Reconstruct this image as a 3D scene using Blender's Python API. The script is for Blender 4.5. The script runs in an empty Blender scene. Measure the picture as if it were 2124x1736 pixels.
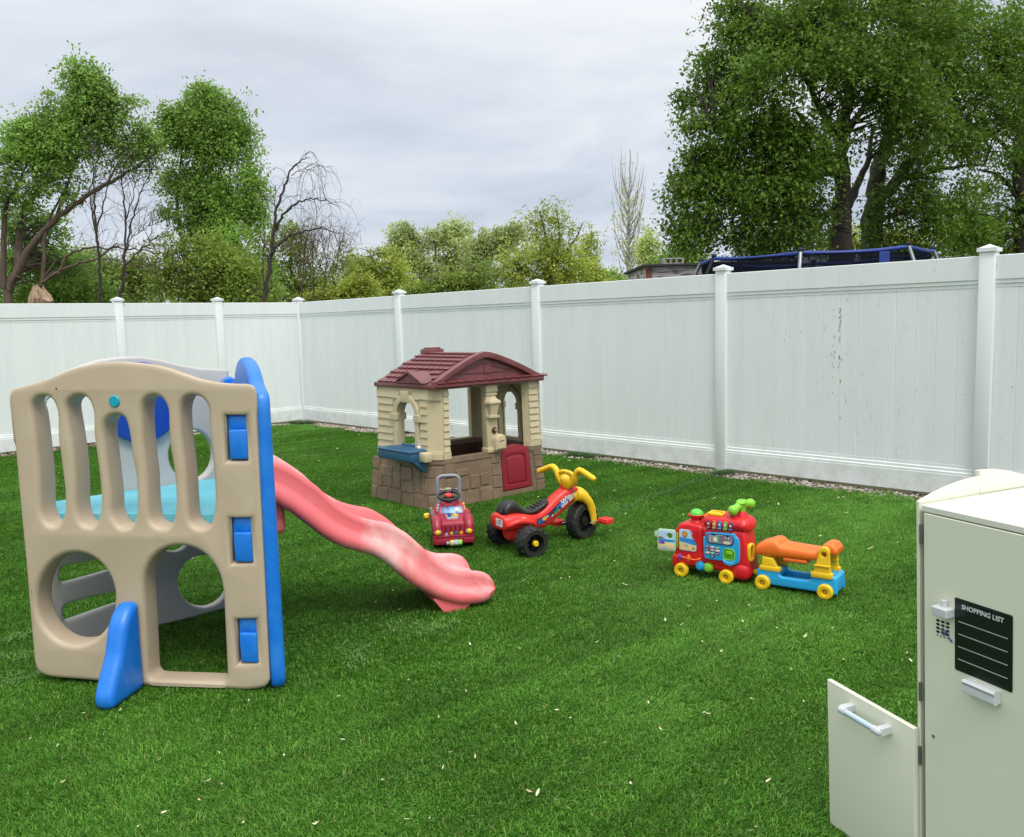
import bpy, bmesh, math, random, mathutils.geometry
import numpy as np
from mathutils import Vector, Matrix, Euler, noise as mnoise
random.seed(7); rng = np.random.default_rng(11)
R_ = math.radians
SC = bpy.context.scene
COL = SC.collection

# ------------------------------------------------------------------ camera
CAM_H, PITCH, ROLL, FPX, PCX, PCY = 1.45, R_(6.3), R_(-1.55), 1805.0, 1062.0, 868.0   # pixel frame 2124 x 1736
_F = Vector((0, math.cos(PITCH), -math.sin(PITCH)))
_U0 = Vector((0, math.sin(PITCH), math.cos(PITCH))); _R0 = Vector((1, 0, 0))
_RT = _R0*math.cos(ROLL)+_U0*math.sin(ROLL); _UP = -_R0*math.sin(ROLL)+_U0*math.cos(ROLL)
CAM = Vector((0, 0, CAM_H))
def ray(x, y): return _F + _RT*((x-PCX)/FPX) - _UP*((y-PCY)/FPX)
def G(x, y, z=0.0):
    d = ray(x, y); return CAM + d*((z-CAM_H)/d.z)
def at(x, y, Y):
    d = ray(x, y); return CAM + d*(Y/d.y)
def pl(M, y0=0.0):
    """pixel -> (x, z) on the local plane y = y0 of frame M"""
    Mi = M.inverted(); c = Mi @ CAM
    def f(x, y):
        d = Mi.to_3x3() @ ray(x, y); t = (y0-c.y)/d.y
        q = c+d*t; return (q.x, q.z)
    return f
cam = bpy.data.cameras.new('camera'); co = bpy.data.objects.new('camera', cam); COL.objects.link(co)
cam.sensor_width = 36; cam.lens = 36*FPX/2124; cam.clip_end = 2000; cam.clip_start = 0.05
co.matrix_world = Matrix(((_RT.x, _UP.x, -_F.x, 0), (_RT.y, _UP.y, -_F.y, 0), (_RT.z, _UP.z, -_F.z, CAM_H), (0, 0, 0, 1)))
SC.camera = co

# ------------------------------------------------------------------ materials
def nt(name):
    m = bpy.data.materials.new(name); m.use_nodes = True
    t = m.node_tree; t.nodes.clear()
    o = t.nodes.new('ShaderNodeOutputMaterial'); return m, t, o
def N(t, kind, **kw):
    n = t.nodes.new(kind)
    for k, v in kw.items():
        if k in n.inputs: n.inputs[k].default_value = v
        else: setattr(n, k, v)
    return n
def L(t, a, b): t.links.new(a, b)
def rgba(c): return (c[0], c[1], c[2], 1)
def mixc(t, fac, a, b, blend='MIX'):
    n = t.nodes.new('ShaderNodeMix'); n.data_type = 'RGBA'; n.blend_type = blend
    for s, v in ((n.inputs[0], fac), (n.inputs[6], a), (n.inputs[7], b)):
        if hasattr(v, 'is_linked'): L(t, v, s)
        elif isinstance(v, (int, float)): s.default_value = v
        else: s.default_value = rgba(v)
    return n.outputs[2]
def noise(t, scale, detail=4, rough=.55, vec=None, dist=0):
    n = N(t, 'ShaderNodeTexNoise', Scale=scale, Detail=detail, Roughness=rough, Distortion=dist)
    if vec is not None: L(t, vec, n.inputs['Vector'])
    return n
def ramp(t, fac, stops):
    n = t.nodes.new('ShaderNodeValToRGB'); e = n.color_ramp.elements
    while len(e) < len(stops): e.new(.5)
    for k, (p, c) in enumerate(stops):
        e[k].position = p; e[k].color = rgba(c) if not isinstance(c, (int, float)) else (c, c, c, 1)
    L(t, fac, n.inputs[0]); return n.outputs[0]
_mats = {}
def mat(name, col, rough=.45, var=.10, scale=4, bump=.0, bscale=300, spec=.5, metallic=0, worn=None, wornamt=.0, wscale=3, coat=0):
    if name in _mats: return _mats[name]
    m, t, o = nt(name)
    p = N(t, 'ShaderNodeBsdfPrincipled'); L(t, p.outputs[0], o.inputs[0])
    tc = N(t, 'ShaderNodeTexCoord').outputs['Object']
    n1 = noise(t, scale, 5, .6, tc)
    c = mixc(t, n1.outputs[0], [x*(1-var) for x in col], [min(1, x*(1+var)) for x in col])
    if worn is not None:
        n2 = noise(t, wscale, 6, .65, tc, .6)
        f = ramp(t, n2.outputs[0], [(.45, 0), (.72, wornamt)])
        c = mixc(t, f, c, worn)
    L(t, c, p.inputs['Base Color'])
    n3 = noise(t, scale*6, 4, .6, tc)
    mr = N(t, 'ShaderNodeMapRange'); L(t, n3.outputs[0], mr.inputs[0])
    mr.inputs[3].default_value = max(.05, rough-.1); mr.inputs[4].default_value = min(1, rough+.12)
    L(t, mr.outputs[0], p.inputs['Roughness'])
    p.inputs['Specular IOR Level'].default_value = spec; p.inputs['Metallic'].default_value = metallic
    if coat: p.inputs['Coat Weight'].default_value = coat
    if bump:
        nb = noise(t, bscale, 3, .6, tc); b = N(t, 'ShaderNodeBump', Strength=bump, Distance=.002)
        L(t, nb.outputs[0], b.inputs['Height']); L(t, b.outputs[0], p.inputs['Normal'])
    _mats[name] = m; return m

# ------------------------------------------------------------------ mesh builder
_rb = {}
def rbox_geom(s, r, seg):
    k = (round(s[0], 4), round(s[1], 4), round(s[2], 4), round(r, 4), seg)
    if k in _rb: return _rb[k]
    bm = bmesh.new(); bmesh.ops.create_cube(bm, size=1)
    for v in bm.verts: v.co = Vector((v.co.x*s[0], v.co.y*s[1], v.co.z*s[2]))
    if r > 0: bmesh.ops.bevel(bm, geom=bm.edges[:], offset=min(r, min(s)*.49), segments=seg, profile=.5, affect='EDGES')
    bm.verts.index_update()
    g = ([v.co.copy() for v in bm.verts], [[v.index for v in f.verts] for f in bm.faces]); bm.free()
    _rb[k] = g; return g
def cr(pts, k=5):
    """closed Catmull-Rom through 2D points"""
    out = []; n = len(pts)
    for i in range(n):
        a, b, c, d = (Vector(pts[(i+j) % n]) for j in (-1, 0, 1, 2))
        for q in range(k):
            u = q/k
            out.append(.5*((2*b)+(c-a)*u+(2*a-5*b+4*c-d)*u*u+(3*b-a-3*c+d)*u**3))
    return [tuple(p) for p in out]
def cro(pts, k=6):
    """open Catmull-Rom through nD points"""
    P = [Vector(p) for p in pts]; P = [P[0]*2-P[1]]+P+[P[-1]*2-P[-2]]; out = []
    for i in range(1, len(P)-2):
        a, b, c, d = P[i-1:i+3]
        for q in range(k):
            u = q/k
            out.append(.5*((2*b)+(c-a)*u+(2*a-5*b+4*c-d)*u*u+(3*b-a-3*c+d)*u**3))
    out.append(P[-2]); return out
def ell2(cx, cz, rx, rz, n=28, a0=0, a1=2*math.pi):
    return [(cx+rx*math.cos(a0+(a1-a0)*i/n), cz+rz*math.sin(a0+(a1-a0)*i/n)) for i in range(n)]
def rrect(x0, x1, z0, z1, r, n=5):
    out = []
    for cx_, cz_, a in ((x1-r, z0+r, -90), (x1-r, z1-r, 0), (x0+r, z1-r, 90), (x0+r, z0+r, 180)):
        for i in range(n+1):
            th = R_(a+90*i/n); out.append((cx_+r*math.cos(th), cz_+r*math.sin(th)))
    return out
def plate_geom(loops, th, bev, res=3):
    """flat plate: loops[0] is the outline, the others are holes; rims rounded by bev"""
    bev = min(bev, th*.499); V = []; F = []; L_ = []
    for i, lp in enumerate(loops):
        q = [Vector((lp[0][0], lp[0][1]))]
        for p in lp[1:]:
            p = Vector((p[0], p[1]))
            if (p-q[-1]).length > 2e-4: q.append(p)
        if (q[0]-q[-1]).length < 2e-4: q.pop()
        ar = sum(q[j].x*q[(j+1) % len(q)].y-q[(j+1) % len(q)].x*q[j].y for j in range(len(q)))
        if (ar > 0) != (i == 0): q.reverse()          # outline counter-clockwise, holes clockwise: material is on the left
        nr_ = []
        for j in range(len(q)):
            e1 = (q[j]-q[j-1]).normalized(); e2 = (q[(j+1) % len(q)]-q[j]).normalized()
            n1 = Vector((-e1.y, e1.x)); n2 = Vector((-e2.y, e2.x)); m_ = (n1+n2)/max(.5, 1+n1.dot(n2)); nr_.append(m_)
        L_.append((q, nr_))
    steps = [(bev*(1-math.cos(a_)), th/2-bev*(1-math.sin(a_))) for a_ in [math.pi/2*(1-k_/res) for k_ in range(res+1)]] if bev > 1e-6 else [(0, th/2)]
    steps = steps+[(d_, -z_) for d_, z_ in reversed(steps)]
    faces2 = []
    for q, nr_ in L_:
        o = len(V); n = len(q)
        for d_, z_ in steps: V += [Vector((p.x+m_.x*d_, p.y+m_.y*d_, z_)) for p, m_ in zip(q, nr_)]
        for s_ in range(len(steps)-1):
            for j in range(n):
                a_, b_ = o+s_*n+j, o+s_*n+(j+1) % n; F.append([b_, a_, a_+n, b_+n])
        faces2.append((o, n))
    d0 = steps[0][0]
    tris = mathutils.geometry.tessellate_polygon([[Vector((p.x+m_.x*d0, p.y+m_.y*d0, 0)) for p, m_ in zip(q, nr_)] for q, nr_ in L_])
    ix = [(o+j, o+(len(steps)-1)*n+j) for o, n in faces2 for j in range(n)]
    for t_ in tris:
        F.append([ix[k_][0] for k_ in t_]); F.append([ix[k_][1] for k_ in reversed(t_)])
    return V, F
def text_geom(s, size, ext, bold=0.0):
    cu = bpy.data.curves.new('tmp', 'FONT'); cu.body = s; cu.size = size; cu.extrude = ext; cu.offset = bold
    cu.align_x = 'LEFT'; ob = bpy.data.objects.new('tmp', cu)
    me = bpy.data.meshes.new_from_object(ob)
    g = ([v.co.copy() for v in me.vertices], [list(p.vertices) for p in me.polygons])
    bpy.data.objects.remove(ob); bpy.data.curves.remove(cu); bpy.data.meshes.remove(me); return g
XZ = Matrix(((1, 0, 0, 0), (0, 0, -1, 0), (0, 1, 0, 0), (0, 0, 0, 1)))     # 2D (x,y,thickness) -> (x, -thickness, z): front is -Y
class MB:
    def __init__(s, M=None): s.v = []; s.f = []; s.m = []; s.M = M or Matrix(); s.warp = None
    def add(s, g, m=0, T=None):
        T = s.M @ T if T is not None else s.M
        o = len(s.v)
        for p in g[0]:
            q = T @ Vector(p)
            s.v.append(q)
        for f in g[1]: s.f.append([i+o for i in f]); s.m.append(m)
    def box(s, c, d, m=0, r=0.0, seg=2, rot=None):
        T = Matrix.Translation(c)
        if rot is not None: T = T @ Euler(rot).to_matrix().to_4x4()
        s.add(rbox_geom(d, r, seg), m, T)
    def hexa(s, p, m=0):   # 8 points: bottom ring 4, top ring 4
        s.add((p, [[3, 2, 1, 0], [4, 5, 6, 7], [0, 1, 5, 4], [1, 2, 6, 5], [2, 3, 7, 6], [3, 0, 4, 7]]), m)
    def plate(s, loops, th, bev=.004, y=0.0, m=0, res=3, T=None):
        """loops in the XZ plane; front face at y, thickness goes to +y"""
        X = Matrix.Translation((0, y+th/2, 0)) @ XZ
        s.add(plate_geom(loops, th, bev, res), m, (T @ X) if T is not None else X)
    def text(s, st, size, x, z, y, ext=.0006, m=0, bold=0, T=None, sx=1, rot=0):
        X = Matrix.Translation((x, y, z)) @ Euler((0, rot, 0)).to_matrix().to_4x4() @ XZ @ Matrix.Diagonal((sx, 1, 1, 1))
        s.add(text_geom(st, size, ext, bold), m, (T @ X) if T is not None else X)
    def tube(s, path, r, n=8, m=0, caps=True, flat=1.0):
        P = [Vector(p) for p in path]; k = len(P)
        rr = [r]*k if isinstance(r, (int, float)) else list(r)
        up = None; rings = []
        for i in range(k):
            d = (P[min(i+1, k-1)]-P[max(i-1, 0)]).normalized()
            if up is None:
                a = Vector((0, 0, 1)) if abs(d.z) < .9 else Vector((1, 0, 0)); up = (a-d*a.dot(d)).normalized()
            else: up = (up-d*up.dot(d)).normalized()
            w = d.cross(up)
            rings.append([P[i]+(w*math.cos(2*math.pi*j/n)*flat+up*math.sin(2*math.pi*j/n))*rr[i] for j in range(n)])
        s.loft(rings, m, caps)
    def loft(s, rings, m=0, caps=True, closed=True, loop=False):
        n = len(rings[0]); v = [p for r in rings for p in r]; f = []
        k = len(rings)
        for i in range(k if loop else k-1):
            a, b = i*n, ((i+1) % k)*n
            for j in range(n if closed else n-1):
                j2 = (j+1) % n; f.append([a+j, a+j2, b+j2, b+j])
        if caps and not loop: f.append(list(range(n-1, -1, -1))); f.append([(k-1)*n+j for j in range(n)])
        s.add((v, f), m)
    def lathe(s, prof, n=20, m=0, T=None, caps=True):
        """prof: (radius, height) about local Z"""
        rings = [[Vector((max(r, 1e-4)*math.cos(2*math.pi*j/n), max(r, 1e-4)*math.sin(2*math.pi*j/n), h)) for j in range(n)] for r, h in prof]
        o = s.M
        if T is not None: s.M = s.M @ T
        s.loft(rings, m, caps); s.M = o
    def ell(s, c, r, m=0, n=16, k=10, T=None):
        prof = [(math.cos(a), math.sin(a)) for a in [(-.5+i/k)*math.pi for i in range(k+1)]]
        X = Matrix.Translation(c) @ Matrix.Diagonal((r[0], r[1], r[2], 1))
        s.lathe(prof, n, m, (T @ X) if T is not None else X)
    def torus(s, R, r, T, n=28, k=8, m=0):
        rings = [[Vector(((R+r*math.cos(2*math.pi*j/k))*math.cos(2*math.pi*i/n), (R+r*math.cos(2*math.pi*j/k))*math.sin(2*math.pi*i/n), r*math.sin(2*math.pi*j/k))) for j in range(k)] for i in range(n)]
        o = s.M; s.M = s.M @ T; s.loft(rings, m, False, True, True); s.M = o
    def build(s, name, mats, parent=None, smooth=35, fix=True):
        me = bpy.data.meshes.new(name)
        V = [s.warp(v) if s.warp else v for v in s.v]
        me.from_pydata([tuple(v) for v in V], [], s.f)
        if not isinstance(mats, (list, tuple)): mats = [mats]
        for x in mats: me.materials.append(x)
        me.polygons.foreach_set('material_index', s.m)
        if fix:
            bm = bmesh.new(); bm.from_mesh(me)
            bmesh.ops.recalc_face_normals(bm, faces=bm.faces[:]); bm.to_mesh(me); bm.free()
        if smooth:
            me.polygons.foreach_set('use_smooth', [True]*len(me.polygons)); me.set_sharp_from_angle(angle=R_(smooth))
        me.update()
        o = bpy.data.objects.new(name, me); COL.objects.link(o)
        if parent is not None: o.parent = parent
        return o
def tag(o, label=None, cat=None, group=None, kind=None):
    if label: o['label'] = label
    if cat: o['category'] = cat
    if group: o['group'] = group
    if kind: o['kind'] = kind
    return o
def thing(name, label, cat, loc=(0, 0, 0), rz=0.0, group=None, M=None):
    o = bpy.data.objects.new(name, None); COL.objects.link(o); o.empty_display_size = .1
    if M is not None:
        o.location = M.to_translation(); o.rotation_euler = M.to_euler()
    else:
        o.location = loc; o.rotation_euler = (0, 0, rz)
    return tag(o, label, cat, group)
def frame(loc, rz): return Matrix.Translation(loc) @ Matrix.Rotation(rz, 4, 'Z')
def fast_mesh(name, verts, quads, mats, parent=None, smooth=False):
    """verts (n,3) float array, quads (m,4) int array"""
    me = bpy.data.meshes.new(name); nv, nf = len(verts), len(quads); k = quads.shape[1]
    me.vertices.add(nv); me.vertices.foreach_set('co', np.ascontiguousarray(verts, dtype=np.float32).ravel())
    me.loops.add(nf*k); me.loops.foreach_set('vertex_index', np.ascontiguousarray(quads, dtype=np.int32).ravel())
    me.polygons.add(nf); me.polygons.foreach_set('loop_start', np.arange(0, nf*k, k, dtype=np.int32))
    if smooth: me.polygons.foreach_set('use_smooth', np.ones(nf, dtype=bool))
    for x in (mats if isinstance(mats, (list, tuple)) else [mats]): me.materials.append(x)
    me.update(calc_edges=True); me.validate()
    o = bpy.data.objects.new(name, me); COL.objects.link(o)
    if parent is not None: o.parent = parent
    return o

# ------------------------------------------------------------------ sky and sun
SUN_EL, SUN_AZ = R_(58), R_(160)      # azimuth measured from +Y (view) clockwise: to the right and behind the camera
w = bpy.data.worlds.new('World'); SC.world = w; w.use_nodes = True; t = w.node_tree; t.nodes.clear()
wo = N(t, 'ShaderNodeOutputWorld'); bg = N(t, 'ShaderNodeBackground'); L(t, bg.outputs[0], wo.inputs[0])
sky = N(t, 'ShaderNodeTexSky'); sky.sky_type = 'NISHITA'; sky.sun_disc = False
sky.sun_elevation = SUN_EL; sky.sun_rotation = SUN_AZ; sky.air_density = 1.0; sky.dust_density = 2.0
dirv = N(t, 'ShaderNodeTexCoord').outputs['Generated']
sep = N(t, 'ShaderNodeSeparateXYZ'); L(t, dirv, sep.inputs[0])
def M2(t, op, a, b=None, c=None):
    n = t.nodes.new('ShaderNodeMath'); n.operation = op
    for i, v in enumerate((a, b, c)):
        if v is None: continue
        if hasattr(v, 'is_linked'): L(t, v, n.inputs[i])
        else: n.inputs[i].default_value = v
    return n.outputs[0]
zc = M2(t, 'MAXIMUM', sep.outputs[2], 0.0)
den = M2(t, 'ADD', zc, .42)
cb = N(t, 'ShaderNodeCombineXYZ'); L(t, M2(t, 'DIVIDE', sep.outputs[0], den), cb.inputs[0]); L(t, M2(t, 'DIVIDE', sep.outputs[1], den), cb.inputs[1])
mp = N(t, 'ShaderNodeMapping'); mp.inputs['Location'].default_value = (3.3, 1.7, .4); mp.inputs['Rotation'].default_value = (0, 0, R_(14)); mp.inputs['Scale'].default_value = (1.0, 1.7, 1)
L(t, cb.outputs[0], mp.inputs[0])
c1 = noise(t, 1.35, 7, .56, mp.outputs[0], .5)
c2 = noise(t, 3.4, 6, .6, mp.outputs[0], .5)
cm = M2(t, 'MULTIPLY_ADD', c2.outputs[0], .2, M2(t, 'MULTIPLY', c1.outputs[0], .8))
cloud = ramp(t, cm, [(.40, (.44, .505, .62)), (.475, (.53, .595, .705)), (.54, (.625, .675, .765)), (.62, (.76, .79, .845))])
# overcast luminance: brighter overhead and around the veiled sun
sd = Vector((math.sin(SUN_AZ)*math.cos(SUN_EL), math.cos(SUN_AZ)*math.cos(SUN_EL), math.sin(SUN_EL)))
dp = N(t, 'ShaderNodeVectorMath', operation='DOT_PRODUCT'); L(t, dirv, dp.inputs[0]); dp.inputs[1].default_value = sd
glow = M2(t, 'POWER', M2(t, 'MAXIMUM', dp.outputs['Value'], 0.0), 5.0)
lum = M2(t, 'ADD', M2(t, 'MULTIPLY_ADD', M2(t, 'POWER', zc, 2.0), 1.25, .95), M2(t, 'MULTIPLY', glow, 1.3))
cloud2 = mixc(t, M2(t, 'MINIMUM', M2(t, 'MULTIPLY', zc, 1.25), 1.0), cloud, (.735, .735, .705))
vm = N(t, 'ShaderNodeVectorMath', operation='SCALE'); L(t, cloud2, vm.inputs[0]); L(t, lum, vm.inputs['Scale'])
vs = N(t, 'ShaderNodeVectorMath', operation='SCALE'); L(t, sky.outputs[0], vs.inputs[0]); vs.inputs['Scale'].default_value = .1
L(t, mixc(t, .9, vs.outputs[0], vm.outputs[0]), bg.inputs[0]); bg.inputs[1].default_value = 1.0
sl = bpy.data.lights.new('sun', 'SUN'); sl.energy = 1.5; sl.angle = R_(18); sl.color = (1, .96, .88)
so = bpy.data.objects.new('sun', sl); COL.objects.link(so); so.rotation_euler = (-sd).to_track_quat('-Z', 'Y').to_euler()
SC.view_settings.view_transform = 'Standard'; SC.view_settings.look = 'None'; SC.view_settings.exposure = 0.28; SC.view_settings.gamma = 1.0
SC.cycles.max_bounces = 8; SC.cycles.diffuse_bounces = 4; SC.cycles.glossy_bounces = 3; SC.cycles.transmission_bounces = 4; SC.cycles.transparent_max_bounces = 12
SC.cycles.use_denoising = True

# ------------------------------------------------------------------ ground, turf, gravel
FC = G(632, 873); _p3 = G(1497, 976); uR = (_p3-FC).normalized(); _l0 = G(0, 943); uL = (_l0-FC).normalized()
nR = Vector((uR.y, -uR.x, 0)); nR = nR if nR.y < 0 else -nR
nL = Vector((uL.y, -uL.x, 0)); nL = nL if nL.y < 0 else -nL
def fence_xy(sr, sl_): return FC+uR*sr+uL*sl_
def sheet(name, pts, z, m, kind='structure'):
    b = MB(); b.add(([Vector((p[0], p[1], z)) for p in pts], [list(range(len(pts)))])); o = b.build(name, m, None, 0); tag(o, kind=kind); return o
m, t, o_ = nt('soil'); p = N(t, 'ShaderNodeBsdfPrincipled', Roughness=.95); L(t, p.outputs[0], o_.inputs[0])
tc = N(t, 'ShaderNodeNewGeometry').outputs['Position']
L(t, ramp(t, noise(t, 1.5, 8, .65, tc).outputs[0], [(.3, (.05, .075, .02)), (.5, (.10, .11, .045)), (.7, (.16, .12, .07))]), p.inputs['Base Color']); M_soil = m
m, t, o_ = nt('turf_backing'); p = N(t, 'ShaderNodeBsdfDiffuse'); L(t, p.outputs[0], o_.inputs[0])
tc = N(t, 'ShaderNodeNewGeometry').outputs['Position']
L(t, ramp(t, noise(t, 60, 5, .7, tc).outputs[0], [(.3, (.018, .05, .008)), (.6, (.04, .11, .014)), (.8, (.08, .10, .03))]), p.inputs[0]); M_turf = m
m, t, o_ = nt('gravel_bed'); p = N(t, 'ShaderNodeBsdfPrincipled', Roughness=.95); L(t, p.outputs[0], o_.inputs[0])
tc = N(t, 'ShaderNodeNewGeometry').outputs['Position']
L(t, ramp(t, noise(t, 45, 6, .7, tc).outputs[0], [(.3, (.12, .09, .07)), (.5, (.25, .21, .17)), (.7, (.42, .37, .31))]), p.inputs['Base Color']); M_gravelbed = m
sheet('ground', [(-400, -300), (400, -300), (400, 600), (-400, 600)], -.03, M_soil)
GR = .27
_c = FC + nR*.0
def inner(d):   # yard corner offset from both fences by d
    return FC + uR*d + uL*d
def yard(d):
    a = inner(d); return [a, a+uR*16, a+uR*16+uL*22, a+uL*22]
_A = inner(0); gp = yard(0)
sheet('gravel_strip', gp, -.012, M_gravelbed)
sheet('lawn', yard(GR), 0.0, M_turf)
# real stones on the strip
def stones(n, area, smin, smax, colmat, name, label):
    base = np.array([[1, 0, 0], [-1, 0, 0], [0, 1, 0], [0, -1, 0], [0, 0, 1], [0, 0, -1], [.6, .6, .5], [-.6, .6, .5], [.6, -.6, .5], [-.6, -.6, .5]])
    tri = np.array([[0, 2, 6], [2, 4, 6], [4, 0, 6], [2, 1, 7], [1, 4, 7], [4, 2, 7], [1, 3, 9], [3, 4, 9], [4, 1, 9], [3, 0, 8], [0, 4, 8], [4, 3, 8], [0, 5, 2], [2, 5, 1], [1, 5, 3], [3, 5, 0]])
    V = []; Fq = []
    for i in range(n):
        s, d = area(); sz = smin+(smax-smin)*rng.random()**2
        c = s+Vector((0, 0, sz*.25-.008))
        a = rng.random()*6.28; ca, sa = math.cos(a), math.sin(a)
        b = base*(1+rng.normal(0, .14, base.shape)) * np.array([sz, sz*rng.uniform(.55, .9), sz*rng.uniform(.4, .7)])
        b = np.stack([b[:, 0]*ca-b[:, 1]*sa, b[:, 0]*sa+b[:, 1]*ca, b[:, 2]], 1)+np.array(c)
        Fq.append(tri+len(V)*10); V.append(b)
    o = fast_mesh(name, np.concatenate(V), np.concatenate(Fq), colmat, None, True)
    tag(o, label, None, None, 'stuff'); return o
m, t, o_ = nt('gravel_stone'); p = N(t, 'ShaderNodeBsdfPrincipled', Roughness=.85); L(t, p.outputs[0], o_.inputs[0])
rp = N(t, 'ShaderNodeNewGeometry').outputs['Random Per Island']
L(t, ramp(t, rp, [(0, (.16, .12, .10)), (.3, (.33, .27, .21)), (.55, (.45, .40, .34)), (.8, (.30, .28, .27)), (1, (.58, .54, .48))]), p.inputs['Base Color']); M_stone = m
m, t, o_ = nt('mulch_chunk'); p = N(t, 'ShaderNodeBsdfPrincipled', Roughness=.9); L(t, p.outputs[0], o_.inputs[0])
rp = N(t, 'ShaderNodeNewGeometry').outputs['Random Per Island']
L(t, ramp(t, rp, [(0, (.05, .03, .02)), (.4, (.14, .09, .065)), (.7, (.22, .16, .12)), (1, (.30, .24, .19))]), p.inputs['Base Color']); M_mulch = m
stones(5200, lambda: (FC+uR*(rng.random()*11.5+.1)+uL*(rng.uniform(-.02, GR+.03)), 0), .009, .026, M_stone, 'gravel', 'pale pebble gravel strip along the foot of the right hand fence')
stones(1500, lambda: (FC+uL*(rng.random()*2.9+.1)+uR*(rng.uniform(-.02, GR+.03)), 0), .009, .026, M_stone, 'gravel', 'pale pebble gravel along the fence behind the slide')
stones(1700, lambda: (FC+uL*(rng.random()*5+2.7)+uR*(rng.uniform(-.02, GR+.04)), 0), .012, .04, M_mulch, 'rock_mulch', 'brown rock mulch along the foot of the left fence')

# ------------------------------------------------------------------ grass
m, t, o_ = nt('turf_blade')
geo = N(t, 'ShaderNodeNewGeometry'); oi = N(t, 'ShaderNodeObjectInfo')
n1 = noise(t, .9, 5, .6, geo.outputs['Position'], .3)
mpp = N(t, 'ShaderNodeMapping'); mpp.vector_type = 'TEXTURE'; mpp.inputs['Rotation'].default_value = (0, 0, R_(39)); mpp.inputs['Scale'].default_value = (2.8, .24, 1); L(t, geo.outputs['Position'], mpp.inputs[0])
n2 = noise(t, 1.1, 4, .6, mpp.outputs[0], .4)
cbl = ramp(t, geo.outputs['Random Per Island'], [(0, (.026, .090, .008)), (.35, (.052, .160, .014)), (.7, (.090, .235, .024)), (.95, (.160, .320, .050)), (.985, (.23, .25, .09)), (1, (.27, .24, .11))])
k = M2(t, 'ADD', M2(t, 'MULTIPLY', n1.outputs[0], .75), M2(t, 'MULTIPLY', n2.outputs[0], 1.5))
kk = M2(t, 'ADD', k, M2(t, 'MULTIPLY_ADD', oi.outputs['Random'], .10, .06))
sc_ = N(t, 'ShaderNodeVectorMath', operation='SCALE'); L(t, cbl, sc_.inputs[0]); L(t, kk, sc_.inputs['Scale'])
p = N(t, 'ShaderNodeBsdfPrincipled', Roughness=.55); p.inputs['Specular IOR Level'].default_value = .22; L(t, sc_.outputs[0], p.inputs['Base Color'])
tr = N(t, 'ShaderNodeBsdfTranslucent'); L(t, sc_.outputs[0], tr.inputs[0])
mx = N(t, 'ShaderNodeMixShader'); mx.inputs[0].default_value = .22; L(t, p.outputs[0], mx.inputs[1]); L(t, tr.outputs[0], mx.inputs[2]); L(t, mx.outputs[0], o_.inputs[0])
M_blade = m
def blade_tile(n, half):
    x = rng.uniform(-half, half, n); y = rng.uniform(-half, half, n)
    a = np.where(rng.random(n) < .35, rng.uniform(-3.14, 3.14, n), rng.normal(0, .8, n))
    h = rng.uniform(.011, .025, n); lean = np.clip(rng.normal(.75, .35, n), .05, 1.6)
    wd = rng.uniform(.0009, .0017, n)
    dx, dy = np.cos(a), np.sin(a); px, py = -dy*wd, dx*wd
    curl = rng.normal(0, .35, n)
    def pt(f, ww):
        th = lean*(.45+.75*f); r = h*f*np.sin(th); z = h*f*np.cos(th)
        ox = x+dx*r-dy*curl*r*f; oy = y+dy*r+dx*curl*r*f
        return np.stack([ox+px*ww, oy+py*ww, z], 1), np.stack([ox-px*ww, oy-py*ww, z], 1)
    a0, b0 = pt(0., 1.); a1, b1 = pt(.5, .95); a2, b2 = pt(1., .25)
    V = np.stack([a0, b0, a1, b1, a2, b2], 1).reshape(-1, 3)
    i = np.arange(n)[:, None]*6
    Q = np.concatenate([i+np.array([[0, 1, 3, 2]]), i+np.array([[2, 3, 5, 4]])])
    return V, Q
V, Q = blade_tile(3300, .19)
tile = fast_mesh('turf_tuft', V, Q, M_blade); COL.objects.unlink(tile)
pts = []; rots = []; scl = []
lo = inner(GR); step = .225
i = 0
for gy in np.arange(.9, 14, step):
    for gx in np.arange(-8, 8.5, step):
        q = Vector((gx+rng.uniform(-.06, .06), gy+rng.uniform(-.06, .06), 0)); d = q-lo
        if abs(gx) > gy*.75+1.6: continue
        if d.dot(uR) < .10 or d.dot(uL) < .10: continue
        f = mnoise.noise(Vector((gx*.42, gy*.42, 3.1)))*3.0+mnoise.noise(Vector((gx*1.3, gy*1.3, 8.1)))*1.0
        pts.append(q); rots.append((0, 0, f+R_(-50)+rng.normal(0, .35))); s = rng.uniform(.85, 1.15); st_ = mnoise.noise(Vector(((gx*.777+gy*.629)*.38, (gy*.777-gx*.629)*2.6, 5.5))); scl.append((s, s, rng.uniform(.85, 1.15)*(1+.35*st_)))
me = bpy.data.meshes.new('grass'); me.from_pydata([tuple(q) for q in pts], [], [])
for nm, dat in (('rot', rots), ('scl', scl)):
    at_ = me.attributes.new(nm, 'FLOAT_VECTOR', 'POINT'); at_.data.foreach_set('vector', np.array(dat, dtype=np.float32).ravel())
go = bpy.data.objects.new('grass', me); COL.objects.link(go); tag(go, 'short green artificial turf blades covering the yard', None, None, 'stuff')
ng = bpy.data.node_groups.new('turf_scatter', 'GeometryNodeTree')
ng.interface.new_socket('Geometry', in_out='INPUT', socket_type='NodeSocketGeometry'); ng.interface.new_socket('Geometry', in_out='OUTPUT', socket_type='NodeSocketGeometry')
gi = ng.nodes.new('NodeGroupInput'); gout = ng.nodes.new('NodeGroupOutput'); iop = ng.nodes.new('GeometryNodeInstanceOnPoints')
ob_ = ng.nodes.new('GeometryNodeObjectInfo'); ob_.inputs[0].default_value = tile; ob_.inputs['As Instance'].default_value = True
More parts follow.
